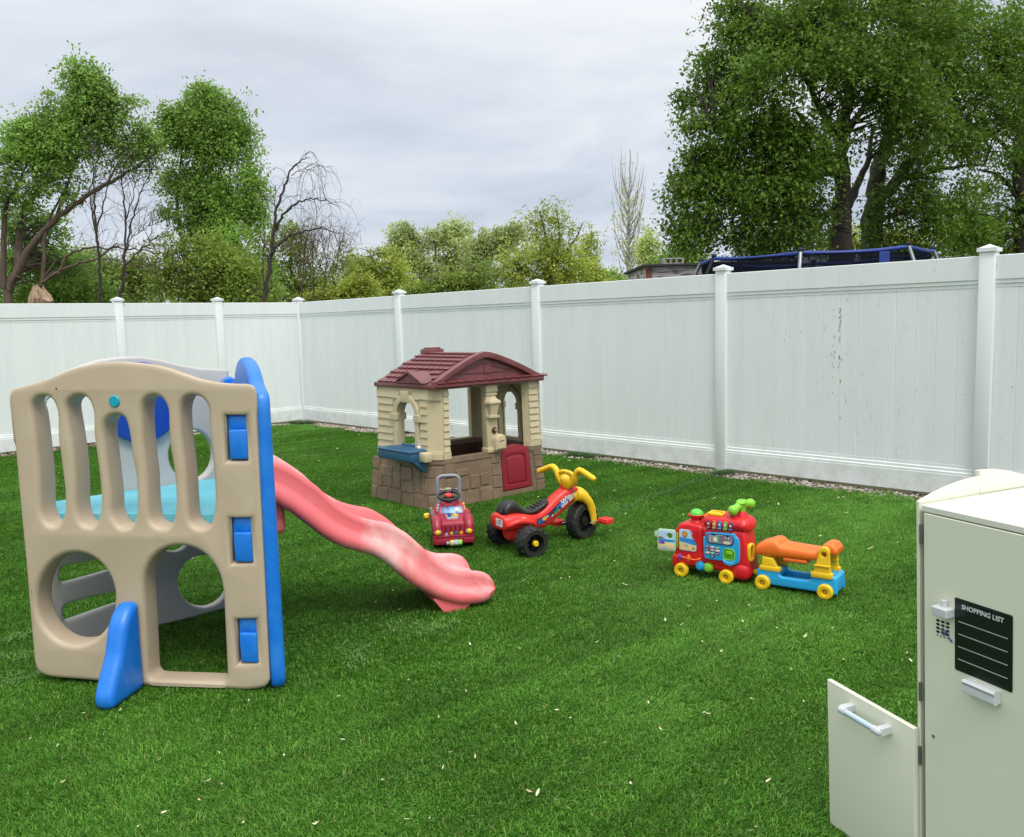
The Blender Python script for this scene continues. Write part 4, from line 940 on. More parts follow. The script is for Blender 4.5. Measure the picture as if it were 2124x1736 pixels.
# ------------------------------------------------------------------ tricycle
TRa = math.atan2(.246, .439); TRo = Vector((.008, 5.44, 0)); trike = thing('tricycle', 'red toddler tricycle with black seat, yellow fork and handlebars, and chunky black wheels', 'tricycle', TRo, TRa)
def sup(x, zc, hz, hy, yc=0, n=20, e=.62, tilt=0):
    out = []
    for j in range(n):
        a = 2*math.pi*j/n; c, s_ = math.cos(a), math.sin(a)
        out.append(Vector((x-tilt*hz*math.copysign(abs(s_)**e, s_), yc+hy*math.copysign(abs(c)**e, c), zc+hz*math.copysign(abs(s_)**e, s_))))
    return out
def body_loft(st, e=.62, k=4, tilt=0):
    q = cro([Vector(s_[:3]+(0,)) if False else Vector((s_[0], (s_[1]+s_[2])/2, (s_[2]-s_[1])/2)) for s_ in st], k); w_ = cro([Vector((s_[0], s_[3], 0)) for s_ in st], k)
    return [sup(a.x, a.y, a.z, c.y, e=e, tilt=tilt) for a, c in zip(q, w_)]
b = MB()
b.loft(body_loft([(-.135, .165, .235, .085), (-.125, .158, .252, .10), (-.06, .15, .258, .108), (.02, .158, .248, .095), (.09, .14, .236, .066), (.15, .125, .236, .05), (.215, .132, .272, .05), (.29, .18, .330, .052), (.36, .228, .368, .054), (.41, .262, .380, .050), (.445, .292, .368, .044), (.47, .31, .345, .034)]))
b.loft(body_loft([(-.07, .085, .20, .055), (-.04, .07, .20, .06), (.0, .068, .2, .06), (.05, .085, .2, .056), (.085, .11, .2, .05)]))
for s_ in (-1, 1): b.tube(cro([(-.12, s_*.09, .19), (-.04, s_*.115, .215), (.03, s_*.10, .20), (.10, s_*.055, .17)], 5), [.012]+[.02]*14+[.014], 10)
b.tube([(.0, -.17, .095), (.0, .17, .095)], .02, 10)
b.loft([sup(.40+dx_, zz, .004, r_, e=1) for dx_, zz, r_ in ((0, .36, .045), (-.004, .385, .042), (-.012, .405, .034))] if False else [[Vector((.395-.25*(zz-.35)+r_*math.cos(a), r_*math.sin(a), zz)) for a in np.linspace(0, 2*math.pi, 17)[:-1]] for zz, r_ in ((.345, .05), (.37, .047), (.39, .040), (.41, .034))])
tb = b.build('body', M_hot, trike, 50)
# stickers on the right (near) side and rear label
b = MB()
def skin(pts, y, m): b.add(([Vector((x, y+0*x, z)) for x, z in pts], [list(range(len(pts)))]), m)
def sideq(x, z): return Vector((x, -np.interp(x, [.05, .10, .15, .215, .29, .36, .41, .445], [.088, .067, .0515, .0515, .0535, .0555, .0515, .046])-.0012, z))
def side_patch(x0, x1, f0, f1, m, n=8, off=0):
    xs_ = np.linspace(x0, x1, n); lo_ = np.interp(xs_, [.09, .15, .215, .29, .36, .41, .445], [.14, .125, .132, .18, .228, .262, .292]); hi_ = np.interp(xs_, [.09, .15, .215, .29, .36, .41, .445], [.236, .236, .272, .330, .368, .380, .368])
    v = []
    for x, l_, h_ in zip(xs_, lo_, hi_):
        for f_ in (f0, f1):
            q = sideq(x, l_+(h_-l_)*f_); q.y -= off; v.append(q)
    b.add((v, [[2*i, 2*i+2, 2*i+3, 2*i+1] for i in range(n-1)]), m)
side_patch(.125, .435, .30, .66, 0, 16)
for x0, x1, f0, f1, m_ in [(.13, .165, .32, .6, 1), (.145, .16, .36, .5, 2), (.17, .20, .42, .62, 3), (.19, .235, .32, .45, 4), (.22, .25, .44, .6, 5), (.255, .29, .34, .5, 6), (.27, .31, .5, .62, 1), (.30, .345, .46, .64, 7), (.26, .30, .33, .37, 3), (.31, .36, .33, .45, 8), (.37, .43, .32, .64, 8), (.20, .215, .5, .58, 2), (.155, .175, .5, .6, 9), (.235, .25, .36, .42, 9)]: side_patch(x0, x1, f0, f1, m_, 6, .0006)
Tt = Matrix.Translation((.318, -.0562, .268)) @ Euler((0, R_(-33), 0)).to_matrix().to_4x4()
b.text('Win', .045, 0, 0, -.001, .0004, 10, .0012, T=Tt)
b.build('side_sticker', [M_navyp, mat('sticker_blue', (.05, .13, .42), .35), M_pblu, mat('sticker_amber', (.62, .40, .06), .35), mat('sticker_crimson', (.42, .02, .03), .35), mat('sticker_maroon', (.15, .02, .03), .35), mat('sticker_green', (.03, .19, .09), .35), mat('sticker_azure', (.10, .32, .72), .35), mat('sticker_pink', (.66, .46, .50), .35), M_cream, M_wht], tb, 0, fix=False)
b = MB(); b.plate([rrect(-.044, .044, .182, .228, .006)], .003, .0008, 0, 0); 
for i in range(4): b.box((-.004, -.0006, .215-i*.007), (.07-.012*(i == 3), .001, .0028), 1)
b.box((.018, -.0006, .2235), (.04, .001, .005), 2)
for v in b.v: v.x, v.y = -.1395+v.y*.9, -.028-v.x*.95
b.build('rear_label', [M_wht, M_mgray, M_navyp], tb, 0)
b = MB(); b.plate([ell2(0, 0, .022, .014, 20)], .002, .0005, 0, 0); b.plate([ell2(0, 0, .017, .009, 18)], .002, .0005, -.001, 1); Tb = Matrix.Translation((.0, -.1035, .222)) @ Euler((R_(-22), 0, R_(14))).to_matrix().to_4x4()
for i, v in enumerate(b.v): b.v[i] = Tb @ v
b.build('badge', [mat('badge_cream', (.7, .45, .30), .4), M_hot], tb, 0)
b = MB()
b.loft(body_loft([(-.112, .238, .262, .055), (-.106, .238, .296, .064), (-.085, .238, .325, .064), (-.05, .238, .337, .060), (-.015, .236, .322, .057), (.02, .234, .284, .058), (.055, .230, .264, .060), (.10, .226, .262, .056), (.15, .235, .278, .050), (.20, .26, .300, .046), (.224, .28, .308, .036)], .75))
for i in range(5): b.ell((.10+i*.024, 0, .2625+i*.0085), (.009, .040, .006), 0, 16, 8)
b.lathe([(.024, 0), (.026, .004), (.022, .008), (0, .009)], 20, 0, Matrix.Translation((-.113, -.022, .266)) @ Matrix.Rotation(R_(-90), 4, 'Y'))
b.build('seat', M_blk, trike, 50)
def wheel(name, R, w_, T, tread, hub, spokes, parent):
    b = MB(); o = b.M; b.M = T
    b.lathe([(R*.62, -w_*.5), (R*.9, -w_*.5), (R*.985, -w_*.36), (R, -w_*.2), (R, w_*.2), (R*.985, w_*.36), (R*.9, w_*.5), (R*.62, w_*.5), (R*.58, w_*.2), (R*.58, -w_*.2), (R*.62, -w_*.5)], 40, 0, None, False)
    for i in range(tread):
        a = 2*math.pi*i/tread
        for k_ in (-1, 0, 1):
            aa = a+(.5*2*math.pi/tread if k_ == 0 else 0)
            Tt = Matrix.Rotation(aa, 4, 'Z') @ Matrix.Translation((R*.99, 0, k_*w_*.33)) @ Matrix.Rotation(R_(28*k_), 4, 'X')
            b.add(rbox_geom((R*(.07 if hub else .035), R*.22, w_*.2), R*.02, 1), 0, Tt)
    o_ = b.build(name, M_tyre, parent, 40)
    b = MB(); b.M = T
    b.lathe([(R*.60, w_*.10), (R*.60, w_*.30), (R*.56, w_*.30), (R*.54, w_*.05), (R*.2, w_*.05), (R*.2, -w_*.05), (R*.54, -w_*.05), (R*.56, -w_*.3), (R*.60, -w_*.3), (R*.6, w_*.1)], 30, 0, None, False)
    for i in range(spokes):
        Tt = Matrix.Rotation(2*math.pi*i/spokes+.3, 4, 'Z') @ Matrix.Translation((R*.38, 0, 0))
        b.add(rbox_geom((R*.42, R*.085, w_*.5), R*.02, 2), 0, Tt)
    b.lathe([(R*.24, -w_*.4), (R*.24, w_*.4), (0, w_*.4)], 20, 0)
    b.build('rim', M_blk, o_, 40)
    if hub:
        b = MB(); b.M = T; b.lathe([(R*.20, w_*.38), (R*.20, w_*.52), (R*.15, w_*.58), (0, w_*.58)], 18, 0); b.build('hub_cap', M_yel, o_, 40)
    return o_
for s_ in (-1, 1):
    wheel('rear_wheel', .094, .115, Matrix.Translation((0, s_*.185, .094)) @ Matrix.Rotation(R_(90*(1 if s_ < 0 else -1)), 4, 'X'), 14, True, 6, trike)
FS = Matrix.Translation((.48, 0, 0)) @ Matrix.Rotation(R_(15), 4, 'Z') @ Matrix.Translation((-.48, 0, 0))
wheel('front_wheel', .126, .085, FS @ Matrix.Translation((.508, 0, .126)) @ Matrix.Rotation(R_(90), 4, 'X'), 18, False, 10, trike)
b = MB(FS)
pth = [(.425, .31), (.47, .30), (.515, .262), (.545, .21), (.562, .15), (.566, .112)]
for s_ in (-1, 1):
    c_ = cro([(x, s_*(.034+.022*min(1, i/2)), z) for i, (x, z) in enumerate(pth)], 5); n_ = len(c_)
    b.tube(c_, [.033-.010*(i/(n_-1))+.003*math.exp(-((i/(n_-1)-.62)/.08)**2) for i in range(n_)], 14, flat=.62)
    b.ell((.566, s_*.056, .112), (.023, .014, .023))
b.tube(cro([(.40, 0, .30), (.46, 0, .318), (.52, 0, .285), (.55, 0, .235)], 5), [.044]*11+[.043, .041, .039, .035, .026], 14)
b.build('fork', M_yel, trike, 50)
b = MB(FS)
b.tube([(.385, 0, .375), (.375, 0, .40), (.367, 0, .43), (.362, 0, .452), (.36, 0, .462)], [.036, .042, .044, .036, .018], 18)
for s_ in (-1, 1):
    c_ = cro([(.375, s_*.03, .39), (.372, s_*.058, .415), (.366, s_*.078, .455), (.364, s_*.097, .484), (.362, s_*.126, .496), (.360, s_*.17, .482), (.358, s_*.235, .456)], 5); n_ = len(c_)
    b.tube(c_, [.024]*(n_//3)+[.021]*(n_//3)+[.0185]*(n_-2*(n_//3)), 12); b.ell(c_[-1], (.018, .018, .018))
b.tube(cro([(.368, -.066, .445), (.36, -.045, .470), (.357, 0, .478), (.36, .045, .470), (.368, .066, .445)], 5), .0125, 10)
b.build('handlebar', M_yel, trike, 50)
for s_ in (-1, 1):
    b = MB(FS); ax_ = .505; px_ = ax_+.088*(1 if s_ < 0 else -1); pz_ = .118+.010*(1 if s_ < 0 else -1)
    b.tube([(ax_, s_*.05, .118), (ax_, s_*.075, .118), (px_, s_*.09, pz_), (px_, s_*.15, pz_)], .0045, 8, 1)
    for k_ in range(5): b.box((px_-.032+k_*.016, s_*.135, pz_), (.008, .075, .034), 0, .003, 1)
    b.box((px_, s_*.102, pz_), (.078, .012, .034), 0, .004); b.box((px_, s_*.170, pz_), (.078, .012, .034), 0, .004); b.box((px_, s_*.135, pz_), (.078, .075, .014), 0, .003)
    b.build('pedal', [M_hot, M_sil], trike, 40)

# ------------------------------------------------------------------ ride-on train engine
TRN = Vector((.927, 4.767, 0)); TNa = math.atan2(-.58, .815)
train = thing('toy_train_engine', 'red toy train engine with blue phone panel, green domed funnel and open picture door', 'toy train', TRN, TNa)
b = MB()
lower = [(-.062, .035), (-.056, .12), (-.048, .135), (-.048, .235), (-.042, .27), (-.02, .298), (.01, .308), (.085, .306), (.112, .296), (.126, .27), (.128, .20), (.14, .13), (.36, .12), (.385, .11), (.392, .06), (.37, .03), (.31, .026), (.29, .055), (.02, .062), (.0, .05), (-.03, .033)]
b.plate([cr(lower, 3)], .15, .018, .022, res=3)
cab = [(.118, .10), (.116, .30), (.125, .30), (.36, .298), (.372, .22), (.386, .13), (.384, .08)]
b.plate([cab], .155, .016, .014, res=3)
b.box((.247, .09, .328), (.262, .165, .078), 0, .038, 4); b.box((.247, .095, .35), (.12, .12, .05), 0, .02, 3)
b.ell((.345, .09, .325), (.046, .088, .046), 0, 20, 12)
b.box((.34, .09, .075), (.10, .175, .10), 0, .035, 3); b.box((-.035, .095, .085), (.06, .155, .075), 0, .015, 3)
b.lathe([(.040, .30), (.030, .318), (.034, .33), (.047, .345), (.050, .349), (.046, .352), (.042, .348)], 24, 0, Matrix.Translation((.056, .09, 0)))
b.lathe([(.034, .365), (.027, .385), (.022, .395), (0, .395)], 18, 0, Matrix.Translation((.318, .09, 0)))
tbod = b.build('body', M_trn, train, 40)
b = MB(); b.ell((.056, .09, .350), (.037, .037, .031), 0, 24, 14); b.build('funnel_dome', mat('green_dome', (.10, .58, .05), .12, .05), train)
b = MB(); b.tube(cro([(.125, .05, .335), (.128, .05, .352), (.145, .05, .372), (.17, .05, .377), (.205, .05, .375), (.23, .05, .372)], 4), .008, 10)
b.plate([rrect(.145, .232, -.03, .03, .02), rrect(.155, .222, -.02, .02, .014)], .016, .004, -.008, T=Matrix.Translation((0, .06, .374)) @ Matrix.Rotation(R_(-82), 4, 'X')); b.build('carry_handle', M_yel, train, 40)
b = MB(); b.ell((.290, .035, .405), (.029, .029, .029)); b.ell((.346, .145, .428), (.028, .028, .028)); b.tube(cro([(.295, .045, .408), (.308, .072, .424), (.318, .09, .432), (.330, .115, .432), (.342, .138, .428)], 5), .022, 14)
b.torus(.022, .007, Matrix.Translation((.318, .085, .446)) @ Matrix.Rotation(R_(18), 4, 'X'), 20, 8); b.lathe([(.02, .39), (.022, .42)], 16, 0, Matrix.Translation((.318, .09, 0))); b.build('steering_bar', M_grn, train, 50)
keycols = [(.16, .01, .02), (.38, .15, .02), (.02, .12, .36), (.09, .30, .03), (.07, .02, .12)]
for i, c_ in enumerate(keycols):
    b = MB(); x = .162+i*.0315; b.box((x, .016, .318), (.023, .03, .050), 0, .007, 3, (R_(-14), 0, 0)); b.box((x, -.001, .306), (.018, .003, .003), 1); b.ell((x, .0005, .325), (.006, .002, .007), 1, 8, 6)
    b.build('piano_key', [mat('key_%d' % i, c_, .25), mat('key_mark', (.6, .56, .5), .4)], train, 40)
b = MB()
pan = [(.132, .245), (.140, .245), (.146, .262), (.160, .276), (.30, .284), (.316, .272), (.336, .245), (.338, .145), (.33, .125), (.312, .112), (.29, .108), (.272, .116), (.262, .124), (.15, .126), (.138, .14), (.134, .17)]
b.plate([cr(pan, 3)], .016, .005, .002); pnl = b.build('phone_panel', M_lblue, train, 40)
b = MB(); b.plate([rrect(.150, .308, .217, .274, .024)], .006, .002, -.002, 0); b.plate([rrect(.154, .304, .221, .270, .021)], .003, .001, -.0035, 1)
b.box((.176, -.0045, .245), (.010, .002, .040), 2); b.box((.205, -.0045, .244), (.048, .002, .044), 3); b.box((.205, -.006, .243), (.034, .002, .036), 4); b.box((.205, -.0075, .243), (.022, .002, .026), 5); b.box((.205, -.009, .243), (.014, .002, .017), 6)
b.plate([ell2(.270, .232, .022, .009, 16)], .002, .0005, -.0055, 5); b.box((.262, -.0055, .258), (.008, .002, .007), 5); b.box((.280, -.0055, .257), (.008, .002, .007), 6); b.box((.293, -.0055, .243), (.006, .002, .012), 2); b.box((.258, -.0055, .247), (.007, .002, .005), 7); b.box((.274, -.0055, .246), (.008, .002, .005), 3); b.box((.23, -.0045, .2685), (.10, .002, .004), 0); b.box((.235, -.0055, .2685), (.06, .002, .0015), 6)
b.build('screen', [M_navyp, mat('screen_mauve', (.20, .17, .27), .3), mat('screen_lilac', (.42, .40, .58), .3), mat('screen_teal', (.05, .30, .38), .3), mat('screen_olive', (.34, .33, .10), .3), M_cream, M_wht, mat('screen_rose', (.5, .12, .2), .3)], pnl, 0)
kc = [(.30, .03, .07), (.55, .50, .30), (.16, .36, .26), (.16, .01, .07), (.58, .20, .10), (.62, .55, .35), (.62, .55, .22), (.20, .40, .22), (.12, .02, .13), (.12, .02, .05)]
for i in range(10):
    r_, c_ = (3, 1) if i == 9 else divmod(i, 3); x, z = .158+c_*.0285, .196-r_*.0165
    b = MB(); b.box((x, .001, z), (.024, .01, .012), 0, .004, 2); b.box((x, -.0042, z), (.010, .001, .004), 1, .001, 1); b.build('number_key', [mat('num_%d' % i, kc[i], .35), M_wht], pnl, 40)
b = MB(); b.plate([rrect(.246, .314, .135, .200, .02), rrect(.251, .309, .140, .195, .016)], .014, .004, -.003, 0); b.plate([rrect(.248, .312, .137, .198, .018)], .006, .002, .001, 1); b.box((.281, .0, .176), (.038, .006, .022), 0, .003); b.build('coin_cup', [M_grn, mat('deep_green', (.09, .34, .02), .4)], pnl, 40)
b = MB(); b.plate([cr([(.246, .140), (.262, .133), (.281, .128), (.300, .133), (.316, .142), (.312, .118), (.29, .108), (.27, .110), (.25, .122)], 3)], .012, .004, -.008); b.build('cup_lip', mat('cyan_clear', (.05, .42, .75), .15), pnl, 40)
# picture window and open picture door
def beach(b, x0, x1, z0, z1, y, sun):
    fx = lambda f_: x0+(x1-x0)*f_; fz = lambda f_: z0+(z1-z0)*f_
    b.plate([rrect(x0, x1, z0, z1, .012)], .004, .001, y, 0)
    for (pp, m_, dy_) in [([(.03, .42), (.97, .30), (.97, .56), (.5, .60), (.03, .62)], 1, .0008), ([(.05, .05), (.95, .05), (.97, .26), (.62, .30), (.35, .36), (.03, .38)], 2, .0012), ([(.3, .2), (.55, .18), (.5, .29), (.36, .30)], 4, .0016), ([(.78, .10), (.9, .1), (.88, .2), (.8, .2)], 3, .0016)]:
        b.plate([[(fx(a_), fz(c_)) for a_, c_ in pp]], .002, .0003, y-dy_, m_)
    return fx, fz
b = MB(); fx, fz = beach(b, -.018, .084, .152, .272, .0165, True); 
b.plate([ell2(fx(.34), fz(.78), .0155, .0175, 20)], .003, .0005, .0145, 3); b.plate([ell2(fx(.34), fz(.78), .0125, .0145, 18)], .003, .0005, .0135, 5)
b.plate([[(.048, .276), (.088, .276), (.088, .20), (.070, .225), (.058, .245), (.064, .262)]], .006, .001, .0125, 6)
b.build('picture_panel', [M_skyp, M_sea, M_sand, mat('brown_print', (.30, .11, .015), .4), mat('sage_print', (.30, .42, .28), .4), mat('amber_print', (.60, .28, .02), .4), M_trn], tbod, 0)
dM = Matrix.Translation((-.034, .012, 0)) @ Matrix.Rotation(R_(8), 4, 'Z')
b = MB(dM)
dl = rrect(-.110, -.002, .138, .264, .016); dh = ell2(-.038, .228, .0165, .0165, 22)
b.plate([dl, dh], .008, .003, 0, 0); b.plate([rrect(-.128, -.104, .215, .248, .008)], .006, .002, .001, 0)
b.plate([rrect(-.104, -.008, .145, .258, .012), dh], .002, .0004, -.0012, 1)
for pp, m_ in [([(-.104, .192), (-.085, .196), (-.06, .190), (-.008, .194), (-.008, .206), (-.05, .208), (-.104, .208)], 2), ([(-.100, .150), (-.012, .150), (-.009, .180), (-.05, .19), (-.104, .192)], 3), ([(-.102, .180), (-.065, .178), (-.068, .192), (-.08, .198), (-.095, .194)], 4), ([(-.104, .210), (-.066, .210), (-.085, .219), (-.095, .224)], 5), ([(-.08, .155), (-.055, .153), (-.05, .166), (-.075, .168)], 6)]: b.plate([pp], .001, .0002, -.0020-.0002*m_, m_)
b.build('picture_door', [mat('mint_plastic', (.40, .60, .38), .3), M_skyp, M_sea, M_sand, M_pur, mat('brown_print', (.30, .11, .015), .4), M_pblu], train, 30)
b = MB(); b.box((-.030, .018, .205), (.008, .014, .085), 0, .003); b.build('door_hinge', M_grn, tbod, 40)
b = MB(); b.tube(cro([(-.018, .008, .124), (-.01, -.002, .122), (.03, -.004, .117), (.08, -.004, .112), (.105, .0, .118), (.112, .01, .122)], 5), .0045, 8, 0)
for x, m_ in ((-.002, 1), (.048, 2)):
    b.ell((x, -.004, .119), (.011, .012, .015), m_, 14, 10)
    for k_ in range(8): b.box((x, -.004+.014*math.cos(k_*.785), .119+.016*math.sin(k_*.785)), (.012, .004, .004), m_, .001, 1)
b.build('bead_slider', [M_or, M_pur, M_or], train, 50)
for x, z, mm in ((.110, .078, M_lblue), (.158, .075, M_grn)):
    b = MB(); Tg = Matrix.Translation((x, .018, z)) @ Matrix.Rotation(R_(90), 4, 'X'); b.lathe([(.021, 0), (.021, .012), (.018, .022), (.0, .025)], 20, 0, Tg)
    for k_ in range(12): b.add(rbox_geom((.009, .007, .011), .002, 1), 0, Tg @ Matrix.Rotation(k_*math.pi/6, 4, 'Z') @ Matrix.Translation((.0235, 0, .006)))
    b.build('gear', mm, train, 40)
b = MB(); ringl = [rrect(-.0, .058, -.0, .0, .0)] if False else None
Tr = Matrix.Translation((.383, .05, .182)) @ Matrix.Rotation(R_(78), 4, 'Z')
b.plate([rrect(-.028, .028, -.052, .052, .026), rrect(-.012, .012, -.036, .036, .011)], .02, .006, -.012, T=Tr); b.build('side_ring', M_yel, train, 40)
def toy_wheel(x, y, R, w_, parent, s_=-1):
    b = MB(); T = Matrix.Translation((x, y, R)) @ Matrix.Rotation(R_(90), 4, 'X')
    b.lathe([(R*.30, w_*.15), (R*.40, w_*.46), (R*.55, w_*.52), (R*.86, w_*.50), (R*.97, w_*.36), (R, w_*.15), (R, -w_*.3), (R*.9, -w_*.5), (R*.3, -w_*.5)], 28, 0, T); b.lathe([(R*.31, w_*.16), (.0, w_*.14)], 18, 1, T, False)
    b.build('wheel', [M_yel, mat('hub_shadow', (.35, .19, .01), .5)], parent, 40)
for x in (0, .264):
    for y in (.006, .178): toy_wheel(x, y, .0405, .036, train)
b = MB(); b.box((.405, .09, .068), (.05, .035, .022), 0, .005); b.box((.44, .09, .06), (.06, .022, .012), 0, .004); b.build('hitch', M_yel, train, 40)

# ------------------------------------------------------------------ ride-on wagon behind the train
WGo = TRN+Vector((math.cos(TNa), math.sin(TNa), 0))*.465; wag = thing('ride_on_wagon', 'blue and yellow ride on wagon with orange seat, hitched behind the toy train', 'ride-on toy', WGo, TNa)
O = .465
b = MB()
side = [(-.03, .035), (-.034, .09), (-.025, .112), (.07, .112), (.085, .10), (.098, .082), (.235, .083), (.25, .10), (.265, .122), (.36, .122), (.375, .10), (.382, .045), (.375, .026), (.33, .03), (.28, .030), (.05, .030), (.02, .035)]
for y in (.012, .152): b.plate([cr(side, 2)], .026, .008, y, res=3)
b.box((.17, .095, .045), (.36, .13, .022), 0, .006); b.box((-.022, .095, .075), (.03, .15, .07), 0, .01); b.box((.362, .095, .075), (.035, .16, .09), 0, .014, 3); b.box((.035, .095, .085), (.085, .15, .045), 0, .014, 3); b.box((.31, .095, .09), (.09, .15, .055), 0, .014, 3)
b.build('chassis', M_lblue, wag, 40)
b = MB()
for yy, sg in ((.012, 1), (.150, 1)):
    b.plate([[(-.012, .105), (.085, .105), (.05, .175), (-.005, .178)]], .030, .005, yy); b.box((.035, yy+.015, .118), (.11, .038, .026), 0, .006)
b.build('front_post', M_yel, wag, 40)
for yy in (.008, .152):
    b = MB(); ph_ = [(.252, .108), (.354, .108), (.345, .165), (.342, .235)]+[(.315+.027*math.cos(a), .245+.027*math.sin(a)) for a in np.linspace(.2, math.pi-.2, 9)]+[(.287, .235), (.272, .165)]
    b.plate([ph_, ell2(.315, .232, .014, .014, 16)], .026, .004, yy); b.box((.306, yy+.01, .172), (.082, .034, .008), 0, .003); b.box((.305, yy+.012, .122), (.108, .034, .03), 0, .006); b.build('rear_post', M_yel, wag, 40)
b = MB(); 
st = [(-.040, .182, .222), (-.035, .178, .240), (.0, .178, .255), (.03, .178, .268), (.055, .178, .272), (.075, .178, .262), (.09, .180, .248), (.15, .182, .243), (.22, .184, .240), (.265, .188, .240), (.285, .19, .252), (.30, .215, .272), (.325, .225, .286), (.352, .225, .282), (.368, .225, .262), (.372, .232, .25)]
q = cro([Vector((a_, (c_+d_)/2, (d_-c_)/2)) for a_, c_, d_ in st], 4)
b.loft([sup(p_.x, p_.y, p_.z, .082 if p_.x < .30 else .066, .095, 24, .45) for p_ in q]); b.box((.165, .095, .176), (.13, .155, .028), 0, .012, 3)
b.build('seat', M_or, wag, 50)
for x in (0, .325):
    for y in (.006, .190): toy_wheel(x, y, .0405, .034, wag)

# ------------------------------------------------------------------ play fridge cabinet at the right edge
M_crm = mat('cream_melamine', (.74, .757, .62), .38, .03, 3, .04, 120, worn=(.72, .73, .60), wornamt=.35, wscale=2.5)
M_crmtop = mat('cream_melamine_top', (.74, .735, .665), .42, .04, 3, worn=(.72, .70, .62), wornamt=.3)
M_chalk = mat('chalkboard', (.004, .009, .008), .35, .3, 6)
M_line = mat('chalk_line', (.38, .40, .39), .7)
M_letter = mat('letter_print', (.58, .63, .66), .6)
M_hplast = mat('handle_plastic', (.56, .59, .62), .4, .05)
M_bar = mat('handle_bar', (.50, .63, .74), .25, .05, metallic=.25)
fa = math.atan2(-.933, .36)
E0 = Vector((1.010, 2.055, 0))
CB = Matrix.Translation(E0) @ Matrix.Rotation(R_(-1.75), 4, 'Y') @ Matrix.Rotation(fa, 4, 'Z')
cab_ = thing('play_fridge', 'cream toy refrigerator cabinet with black shopping list board and one door standing open', 'play kitchen', M=CB)
fc = pl(CB); CU = lambda x, y: fc(1835.6+.2149*x, 959.2+.2149*y); CL = lambda x, y: fc(1687.5+.24966*x, 1302.6+.24966*y); CM = lambda x, y: fc((3200+.24776*x)*.59214, (2050+.24776*y)*.59214)
ztop = fc(1911, 1045)[1]; WX = .43; DPT = .40
b = MB()
b.box((-.0052, DPT/2-.008, (ztop+.0)/2), (.009, DPT, ztop+.0), 0, .001, 1); b.box((WX-.006, DPT/2+.001, (ztop-.016)/2), (.012, DPT, ztop-.016), 0, .001, 1); b.box((WX/2, DPT-.006, (ztop-.016)/2), (WX-.03, .010, ztop-.03), 0, .001, 1); b.box((WX/2, DPT/2, .03), (WX-.03, DPT-.03, .016), 0, .001, 1)
car = b.build('carcass', M_crm, cab_, 30)
b = MB(); b.box((WX/2+.004, DPT/2-.002, ztop-.0075), (WX-.008, DPT+.012, .015), 0, .0012, 1); b.build('top_board', M_crmtop, cab_, 30)
b = MB(); za, zb_ = 0.0, .095
b.plate([[( -.008, ztop), (.19, ztop), (.19, ztop+.044)]+[(.19-.198*u_, ztop+.044-.038*u_**1.8) for u_ in np.linspace(.05, 1, 14)]], .009, .001, 0, T=Matrix(((0, -1, 0, -.0007), (1, 0, 0, 0), (0, 0, 1, 0), (0, 0, 0, 1)))); b.build('side_rim', M_crm, cab_, 30)
b = MB(); b.plate([[(.1905, ztop+.0005), (.396, ztop+.0005), (.396, ztop+.008)]+[(.396-.2055*u_, ztop+.008+.050*(1-(1-u_)**2.0)) for u_ in np.linspace(.06, 1, 14)]], .018, .001, 0, T=Matrix(((0, -1, 0, .0), (1, 0, 0, 0), (0, 0, 1, 0), (0, 0, 0, 1)))); b.build('back_rim', M_crm, cab_, 30)
b = MB(); b.box((.0135+(WX-.027)/2, -.004, .52), (WX-.027, .014, ztop-.56+.0), 0, .0015, 1) if False else b.box((.0135+(WX-.027)/2, -.002, (.03+ztop-.018)/2), (WX-.027, .014, ztop-.018-.03), 0, .0015, 1)
door = b.build('closed_door', M_crm, cab_, 30)
yF = -.009
def fcy(y): return pl(CB, y)
ff = fcy(yF); U_ = lambda x, y: ff(1835.6+.2149*x, 959.2+.2149*y); L_ = lambda x, y: ff(1687.5+.24966*x, 1302.6+.24966*y); M_ = lambda x, y: ff((3200+.24776*x)*.59214, (2050+.24776*y)*.59214)
bl, br, tl, tr_ = M_(586, 1195), M_(1395, 1503), M_(598, 180), M_(1415, 420)
X0, X1, Z0, Z1 = (bl[0]+tl[0])/2, (br[0]+tr_[0])/2, (bl[1]+br[1])/2, (tl[1]+tr_[1])/2
b = MB(); b.plate([rrect(X0, X1, Z0, Z1, .004)], .003, .0008, yF-.0025)
brd = b.build('shopping_board', M_chalk, door, 30)
b = MB()
for k_ in range(4):
    z = sum(M_(x, y)[1] for x, y in ((645, 517+k_*178.5), (1340, 740+k_*187)))/2; b.box(((X0+X1)/2, yF-.0031, z), (M_(1342, 800)[0]-M_(642, 800)[0], .001, .0016), 0)
b.build('ruled_lines', M_line, brd, 0)
b = MB(); tz = (M_(700, 345)[1]+M_(1280, 515)[1])/2; txx = M_(695, 300)[0]; tw = M_(1293, 480)[0]-txx; thh = M_(700, 283)[1]-M_(700, 348)[1]
g = text_geom('SHOPPING LIST', 1.0, 0, .012); w0 = max(v.x for v in g[0]); h0 = max(v.y for v in g[0])
b.text('SHOPPING LIST', thh/h0, txx, tz, yF-.0034, .0004, 0, .022*thh/h0*.7, sx=tw/(w0*thh/h0)); b.build('board_lettering', M_letter, brd, 0)
b = MB(); _f3 = fcy(-.036); M3_ = lambda x, y: _f3((3200+.24776*x)*.59214, (2050+.24776*y)*.59214); hx0, hz0 = M3_(228, 345); hx1, hz1 = M3_(445, 388); cx_, cz_ = (hx0+hx1)/2+.004, (hz0+hz1)/2-.002; b.box((cx_, yF-.014, cz_), (hx1-hx0, .028, .022), 0, .002, 1); b.lathe([(.007, 0), (.0065, .018), (.0, .019)], 14, 0, Matrix.Translation((cx_, yF-.010, cz_+.008))); b.build('water_dispenser', M_hplast, door, 30)
b = MB()
